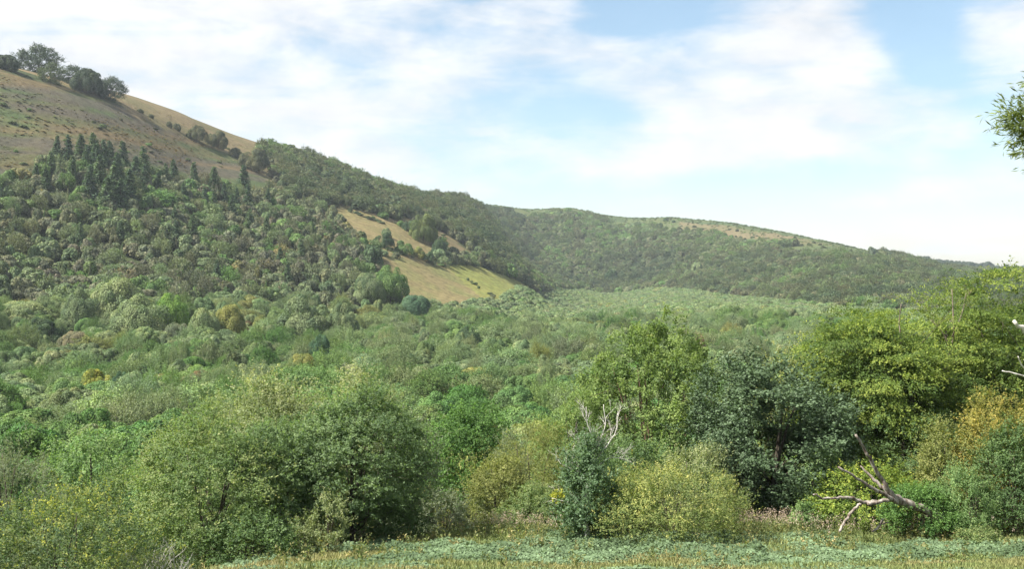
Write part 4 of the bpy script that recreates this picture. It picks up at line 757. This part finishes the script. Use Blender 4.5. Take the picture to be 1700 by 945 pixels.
G2 = dict(G); G2.update(birch=(0.088, 0.102, 0.058), larch=(0.085, 0.11, 0.06), ash=(0.098, 0.104, 0.07), oak=(0.05, 0.068, 0.035), oakb=(0.062, 0.072, 0.038), oakd=(0.038, 0.055, 0.03), oakg=(0.065, 0.09, 0.038), gold=(0.15, 0.14, 0.06), will=(0.09, 0.125, 0.052), willg=(0.098, 0.132, 0.068), willd=(0.065, 0.09, 0.04))
def protos_of(src, kinds): return [PROTO[m[0].name] for k in kinds for m in src[k] if m[0].name in PROTO]
def masses():
    rng = np.random.default_rng(31)
    for k, (p, l) in enumerate(((23, 'small grey-green bush at the foot of the left hill by the edge'), (430, 'small bush low at the foot of the left hill'), (610, 'small bush left of the hillside field foot'), (940, 'small lumpy bush where the flat valley meets the far hill'), (560, 'small rounded bush below the left hill, left of the upright tree'), (1010, 'small bush at the foot of the far hill below the dark round tree'))):
        x = ground(p, 520, 250)[0]
        tree_at(p, 526, 22, 14, G['grey'], ['wispy', 'layered', 'clumpy', 'dome', 'round', 'bushy'][k], l, d0=200)
    KB = ['dome', 'round', 'bushy', 'clumpy']; mp_ = protos_of(MIDF, KB + ['layered', 'wispy', 'wispy']); fp = protos_of(FARF, KB); fw = protos_of(FARF, KB + ['layered', 'wispy']); cf = [PROTO[m[0].name] for m in CONF]
    taken = np.array([(o.location.x, o.location.y, 2.6 if o.name.startswith(('conifer', 'fir')) else max(o.scale.x, 3)) for o in C.objects if o.type == 'EMPTY' and o.location.y > 60])
    def free(x, y, f=0.75):
        ok = np.ones(len(x), bool)
        for i in range(0, len(x), 4000):
            d = np.hypot(x[i:i + 4000, None] - taken[:, 0], y[i:i + 4000, None] - taken[:, 1]); ok[i:i + 4000] = (d > taken[:, 2] * f).all(1)
        return ok
    inv = lambda x, y: inside(Rg['valley'], x, y)
    opens = lambda x, y, keys: np.any([inside(Rg[k], x, y) for k in keys], 0)
    # valley, nearer and farther
    VS = ['willd', 'vivid', 'mid', 'grey', 'willg', 'pale', 'will', 'olive', 'brown']
    x, y = scatter(8.4, 272, 620, rng, 1.08); k = inv(x, y) & free(x, y); x, y = x[k], y[k]; pi = palette(x, y, rng, VS, [2.6, 2.0, 3.5, 2.5, 3, 2.2, 2.5, 1.6, 0.5], 34)
    mass('valley_wood', 'mixed green scrub wood filling the middle of the valley floor', x, y, 2.8 + 4.4 * rng.random(len(x)) ** 1.8, 3.4 + 6.2 * rng.random(len(x)) ** 1.3, tints(pi, VS, rng), mp_, rng)
    x, y = scatter(6.6, 620, 1750, rng, 1.06); k = inv(x, y) & free(x, y); x, y = x[k], y[k]; pi = palette(x, y, rng, VS, [1.5, 0.3, 2, 2.6, 3, 1.5, 4, 0.8, 0.2], 60)
    far = 1 - 0.25 * np.clip((y - 600) / 700, 0, 1)
    mass('willow_scrub', 'even pale green willow scrub on the far flat valley floor', x, y, rng.uniform(3.6, 5.4, len(x)), rng.uniform(3.6, 6.4, len(x)) * far, tints(pi, VS, rng, 0.10), fp, rng)
    # left hill
    HS = ['dark', 'larch', 'birch', 'grey', 'ash', 'mid', 'birch', 'gold']
    x, y = scatter(7.4, 330, 1150, rng, 1.12); px = x / y
    k = ~inv(x, y) & ~opens(x, y, ['moor', 'ridge_open', 'lower_field', 'yellow_field', 'upper_field', 'small_field', 'ridge_wood']) & free(x, y, 0.6) & (x < 0.02 * y) & (T(x, y) < 118)
    k &= ~((x < -0.22 * y) & (y > 900)); x, y = x[k], y[k]; pi = palette(x, y, rng, HS, [1.3, 2.5, 2.6, 2.2, 2.2, 1.5, 2.0, 0.5], 45)
    mass('hillside_wood', 'grey-green mixed wood covering the lower slope of the left hill', x, y, 2.8 + 3.4 * rng.random(len(x)) ** 1.7, rng.uniform(4.6, 9.5, len(x)), tints(pi, HS, rng, 0.22) * 0.9, fw + fp + cf[:1], rng)
    # ridge wood and far hill
    RS = ['oakd', 'oak', 'oakb', 'oakg', 'mid']
    x, y = scatter(8.6, 620, 2350, rng, 1.06)
    rw_ = inside(Rg['ridge_wood'], x, y); valley = inv(x, y); op = opens(x, y, ['moor', 'ridge_open', 'lower_field', 'yellow_field', 'upper_field', 'small_field'])
    k = rw_ & ~op & free(x, y, 0.6); a, b = x[k], y[k]; pi = palette(a, b, rng, RS, [2.5, 3, 3, 2, 1], 70)
    mass('ridge_wood', 'dark oak wood running down the ridge of the left hill', a, b, rng.uniform(4.6, 7.4, len(a)), rng.uniform(6.5, 11.5, len(a)), tints(pi, RS, rng, 0.15), fw, rng)
    FS = ['oakd', 'oak', 'oakb', 'oakg', 'birch', 'mid', 'grey']
    top = inside(Rg['far_top'], x + (vnoise(x, y, 60, 2) - 0.5) * 90, y + (vnoise(y, x, 50, 2) - 0.5) * 120) | opens(x, y, ['far_heath', 'far_field_a', 'far_field_b'])
    farside = (x > 0.02 * y) | ((y > 930) & (x > -0.10 * y)); g = np.clip(0.5 + (vnoise(x, y, 110, 2) - 0.5) * 3, 0, 1)
    k = ~rw_ & ~valley & ~op & ~top & farside & ~((x < 0) & (y > 2000)) & (rng.random(len(x)) < 0.93) & free(x, y, 0.6) & (T(x, y) < 112); a, b = x[k], y[k]; pi = palette(a, b, rng, FS, [2.5, 3, 2.4, 2.4, 1.2, 1.4, 1.0], 120)
    mass('far_hill_wood', 'continuous wood covering the far hill to the foot of its open top', a, b, rng.uniform(4.2, 7.2, len(a)), rng.uniform(5.5, 10.5, len(a)), tints(pi, FS, rng, 0.2), fw, rng)
    # scrub on the open slopes
    x, y = scatter(11, 380, 2300, rng, 1.06); o1 = opens(x, y, ['moor', 'small_field', 'far_top']); k = o1 & (rng.random(len(x)) < 0.16) & free(x, y, 0.8) & (T(x, y) < 112); k |= inside(Rg['far_top'], x, y) & (rng.random(len(x)) < 0.75) & (vnoise(x, y, 60, 2) > 0.42)
    a, b = x[k], y[k]; ex = []
    for (p0, q0), (p1, q1), n_ in (((752, 449), (822, 496), 7), ((545, 338), (640, 372), 26), ((640, 415), (745, 446), 30), ((690, 512), (860, 508), 22)):
        for t_ in rng.random(n_): ex.append(ground(p0 + (p1 - p0) * t_, q0 + (q1 - q0) * t_ + rng.normal() * 1.2, 400))
    ex = np.array(ex); a = np.concatenate([a, ex[:, 0]]); b = np.concatenate([b, ex[:, 1]])
    mass('gorse_scrub', 'low bushes scattered thinly over the open slopes', a, b, rng.uniform(1.0, 3.2, len(a)), rng.uniform(0.7, 2.4, len(a)), tints(palette(a, b, rng, RS, [1, 1, 1, 2, 1]), RS, rng), fp, rng)
    x, y = scatter(2.7, 480, 1120, rng, 1.05, jit=0.5); k = (inside(Rg['moor'], x, y) | inside(Rg['ridge_open'], x, y)) & (rng.random(len(x)) < 0.3); x, y = x[k], y[k]; z = T(x, y)
    # only the slope that faces the valley
    s_ = vnoise(x * 0.25 + z * 0.9, z * 3.0, 26, 4); hh_ = vnoise(x * 0.3 + z, z * 4.0, 30, 3); b_ = vnoise(x, y, 20, 3); u = rng.random(len(x)); c = np.empty((len(x), 3)); c[:] = (0.12, 0.148, 0.05)
    c[b_ + u * 0.2 > 0.6] = (0.155, 0.135, 0.058); c[hh_ + u * 0.12 > 0.63] = (0.145, 0.125, 0.09); c[s_ + u * 0.1 > 0.66] = (0.19, 0.14, 0.07); c *= rng.uniform(0.85, 1.15, (len(x), 1)) * 1.25
    mass('heather', 'heather and bracken in faint bands over the open moor slope', x, y, rng.uniform(0.5, 1.3, len(x)), rng.uniform(0.12, 0.3, len(x)), c, fp, rng, z=z - 0.05)
    # far plateau hedges
    hx, hy = [], []
    for (p0, q0), (p1, q1) in (((1480, 430), (1560, 437)), ((1560, 437), (1640, 443)), ((1640, 444), (1780, 449)), ((1500, 441), (1600, 449)), ((1560, 449), (1680, 458)), ((1600, 462), (1760, 456)), ((1450, 424), (1520, 432))):
        for t in np.linspace(0, 1, 36): a_, b_ = ground(p0 + (p1 - p0) * t + rng.normal() * 1.0, q0 + (q1 - q0) * t + rng.normal() * 0.6, 1500); hx.append(a_); hy.append(b_)
    a, b = np.array(hx), np.array(hy); mass('far_hedgerows', 'dark hedgerows between the brown fields on the far plateau', a, b, rng.uniform(5, 10, len(a)), rng.uniform(5, 11, len(a)), np.tile((0.035, 0.05, 0.033), (len(a), 1)) * rng.uniform(0.8, 1.3, (len(a), 1)), fp, rng)
masses()

# ------------------------------------------------------------------ the meadow
def meadow():
    rng = np.random.default_rng(51)
    def pts(n, D0=30, D1=58):
        D = np.sqrt(rng.uniform(D0 ** 2, D1 ** 2, n)); u = rng.uniform(-0.36, 0.52, n); return u * D, D
    def cover_score(x, y):
        px = 850 + x / y * F
        s = (vnoise(x, y, 2.9, 4) - 0.5) * 1.2 + 0.03 + 0.45 * np.exp(-((y - (43.5 + 0.02 * x)) / 3.6) ** 2) * np.clip((px - 520) / 250, 0, 1) + 0.35 * np.exp(-((y - 54) / 2.0) ** 2) * np.exp(-((px - 830) / 160) ** 2)
        return s - 0.25 * np.clip((px - 1350) / 300, 0, 1)
    x, y = pts(330000); s = cover_score(x, y); k = s + rng.normal(size=len(x)) * 0.09 > 0.14; x, y, s = x[k], y[k], s[k]
    md = vnoise(x, y, 0.9, 2); ht = 0.12 + 0.38 * md ** 1.5 * np.clip((s - 0.1) * 5, 0.2, 1.2); z = T(x, y) + ht * rng.random(len(x)) ** 0.35
    p = np.stack([x, y, z], -1); n = nrm(np.array([0, -0.25, 1.0]) + rng.normal(size=p.shape) * 0.42); d = nrm(np.cross(n, rng.normal(size=p.shape))); L_ = rng.uniform(0.08, 0.15, len(x))
    v, f = leaf_quads(p, d, n, L_, L_ * 0.75); at = np.stack([rng.random(len(x)), rng.random(len(x)) * 0.6, np.clip(vnoise(x, y, 1.6, 2) * 1.6 - 0.3, 0, 1)], -1)
    m = leaf_mat('ground_leaves', (0.062, 0.097, 0.044), (0.09, 0.13, 0.07), (0.125, 0.16, 0.10), 0.4, var=0.3, rough=0.65, spec=0.15, trans=0.3)
    tag(link('bramble_cover', mesh_from('bramble_cover', v, f, m, {'leaf': ('FACE', at)})), 'low bluish green leafy cover spreading over the meadow', 'ground cover', kind='stuff'); print('cover', len(x))
    # grass
    x, y = pts(300000); s = cover_score(x, y) + rng.normal(size=len(x)) * 0.10; k = s < 0.2; x, y = x[k], y[k]
    z = T(x, y); p = np.stack([x, y, z - 0.02], -1); d = nrm(np.array([0.1, 0, 1.0]) + rng.normal(size=p.shape) * np.array([0.5, 0.5, 0.2])); n = nrm(rng.normal(size=p.shape) * np.array([0.5, 0.5, 0.3]) + np.array([0, -0.6, 0.5])); n = nrm(n - d * (n * d).sum(-1, keepdims=True))
    L_ = rng.uniform(0.12, 0.30, len(x)) * (0.5 + 1.0 * vnoise(x, y, 1.6, 3)) * (1 + 1.3 * np.clip((y - 47) / 4, 0, 1) * vnoise(x, y, 1.1, 2)); v, f = leaf_quads(p, d, n, L_, rng.uniform(0.03, 0.055, len(x)))
    at = np.stack([rng.random(len(x)), np.clip(vnoise(x, y, 2.6, 2) * 2.2 - 0.75 + rng.normal(size=len(x)) * 0.12, 0, 1) * np.clip(1 - (y - 46) / 6, 0.35, 1), rng.random(len(x))], -1)
    m = leaf_mat('grass_blades', (0.08, 0.108, 0.038), (0.125, 0.145, 0.05), (0.18, 0.155, 0.07), 0.7, var=0.3, trans=0.25)
    tag(link('grass', mesh_from('grass', v, f, m, {'leaf': ('FACE', at)})), 'yellowish rough grass of the meadow', 'grass', kind='stuff'); print('grass', len(x))
    # willowherb gone to seed along the far edge of the meadow
    V, Fs, A, o = [], [], [], 0; X, Y = [], []
    for p0, p1, D, n in ((815, 935, 50.5, 170), (1205, 1345, 50, 300), (1345, 1560, 48.5, 170), (1650, 1740, 47.5, 30), (735, 830, 54, 50)):
        u = rng.uniform(p0, p1, n); dd = D + rng.normal(size=n) * 0.8; X.append((u - 850) / F * dd); Y.append(dd)
    X = np.concatenate(X); Y = np.concatenate(Y); Z = T(X, Y)
    for i in range(len(X)):
        h = rng.uniform(0.6, 1.15); top = np.array([X[i] + rng.normal() * 0.08, Y[i] + rng.normal() * 0.08, Z[i] + h]); b = np.array([X[i], Y[i], Z[i]]); m_ = 26
        t = rng.random(m_); p = b + (top - b) * t[:, None] + rng.normal(size=(m_, 3)) * 0.035; d = nrm(rng.normal(size=(m_, 3)) + np.array([0, 0, 0.9])); n = nrm(np.cross(d, rng.normal(size=(m_, 3)))); sz = np.where(t > 0.6, rng.uniform(0.04, 0.09, m_), rng.uniform(0.07, 0.12, m_))
        v, f = leaf_quads(p, d, n, sz, sz * 0.4); V.append(v); Fs.append(f + o); o += len(v); A.append(np.stack([rng.random(m_), (t > rng.uniform(0.55, 0.8)) * rng.uniform(0.6, 1, m_), rng.random(m_)], -1))
    m = leaf_mat('willowherb', (0.07, 0.095, 0.04), (0.11, 0.12, 0.05), (0.36, 0.27, 0.24), 0.9, var=0.3)
    tag(link('willowherb', mesh_from('willowherb', np.concatenate(V), np.concatenate(Fs), m, {'leaf': ('FACE', np.concatenate(A))})), 'pinkish willowherb gone to seed along the meadow edge', 'wildflowers', kind='stuff')
meadow()
def weeds():
    rng = np.random.default_rng(61); V, Fs, A, o = [], [], [], 0; n = 520
    D = np.where(rng.random(n) < 0.55, rng.normal(49.5, 1.6, n), rng.uniform(37, 50, n)); u = rng.uniform(-0.30, 0.50, n)
    X = u * D; Z = T(X, D); tuft = vnoise(X, D, 2.2, 2)
    for i in range(n):
        if tuft[i] < 0.42: continue
        k = 7; c = np.array([X[i], D[i], Z[i]]); 
        for _ in range(k):
            h = rng.uniform(0.25, 0.75); top = c + np.array([rng.normal() * 0.16, rng.normal() * 0.16, h]); m_ = 11; t = rng.random(m_)
            p = c + (top - c) * t[:, None]; d = nrm(rng.normal(size=(m_, 3)) + np.array([0, 0, 0.6])); nn = nrm(np.cross(d, rng.normal(size=(m_, 3)))); s_ = rng.uniform(0.06, 0.16, m_)
            v, f = leaf_quads(p, d, nn, s_, s_ * 0.42); V.append(v); Fs.append(f + o); o += len(v); A.append(np.stack([rng.random(m_), np.full(m_, rng.random() ** 3), np.full(m_, rng.random())], -1))
    m = leaf_mat('weed_leaves', (0.06, 0.09, 0.035), (0.115, 0.13, 0.05), (0.24, 0.19, 0.09), 0.9, var=0.3)
    tag(link('weeds', mesh_from('weeds', np.concatenate(V), np.concatenate(Fs), m, {'leaf': ('FACE', np.concatenate(A))})), 'taller mixed weeds standing up out of the meadow', 'weeds', kind='stuff')
weeds()

# ------------------------------------------------------------------ the air
def haze(x0, x1, y0, y1, z0, z1, dens):
    v = np.array([(x, y, z) for x in (x0, x1) for y in (y0, y1) for z in (z0, z1)], float)
    f = np.array([(0, 1, 3, 2), (4, 6, 7, 5), (0, 4, 5, 1), (2, 3, 7, 6), (0, 2, 6, 4), (1, 5, 7, 3)])
    m, nt, N, L = newmat('haze'); out = N('ShaderNodeOutputMaterial'); pv = N('ShaderNodeVolumePrincipled'); pv.inputs['Color'].default_value = (0.80, 0.90, 1.0, 1); pv.inputs['Density'].default_value = dens; pv.inputs['Anisotropy'].default_value = 0.2
    L(pv.outputs[0], out.inputs['Volume']); o = link('haze', mesh_from('haze', v, f, m)); tag(o, 'pale blue haze in the air over the valley', 'haze', kind='stuff')
if HAZE > 0: haze(-5250, 5250, -2550, 5250, -120, 260, HAZE)
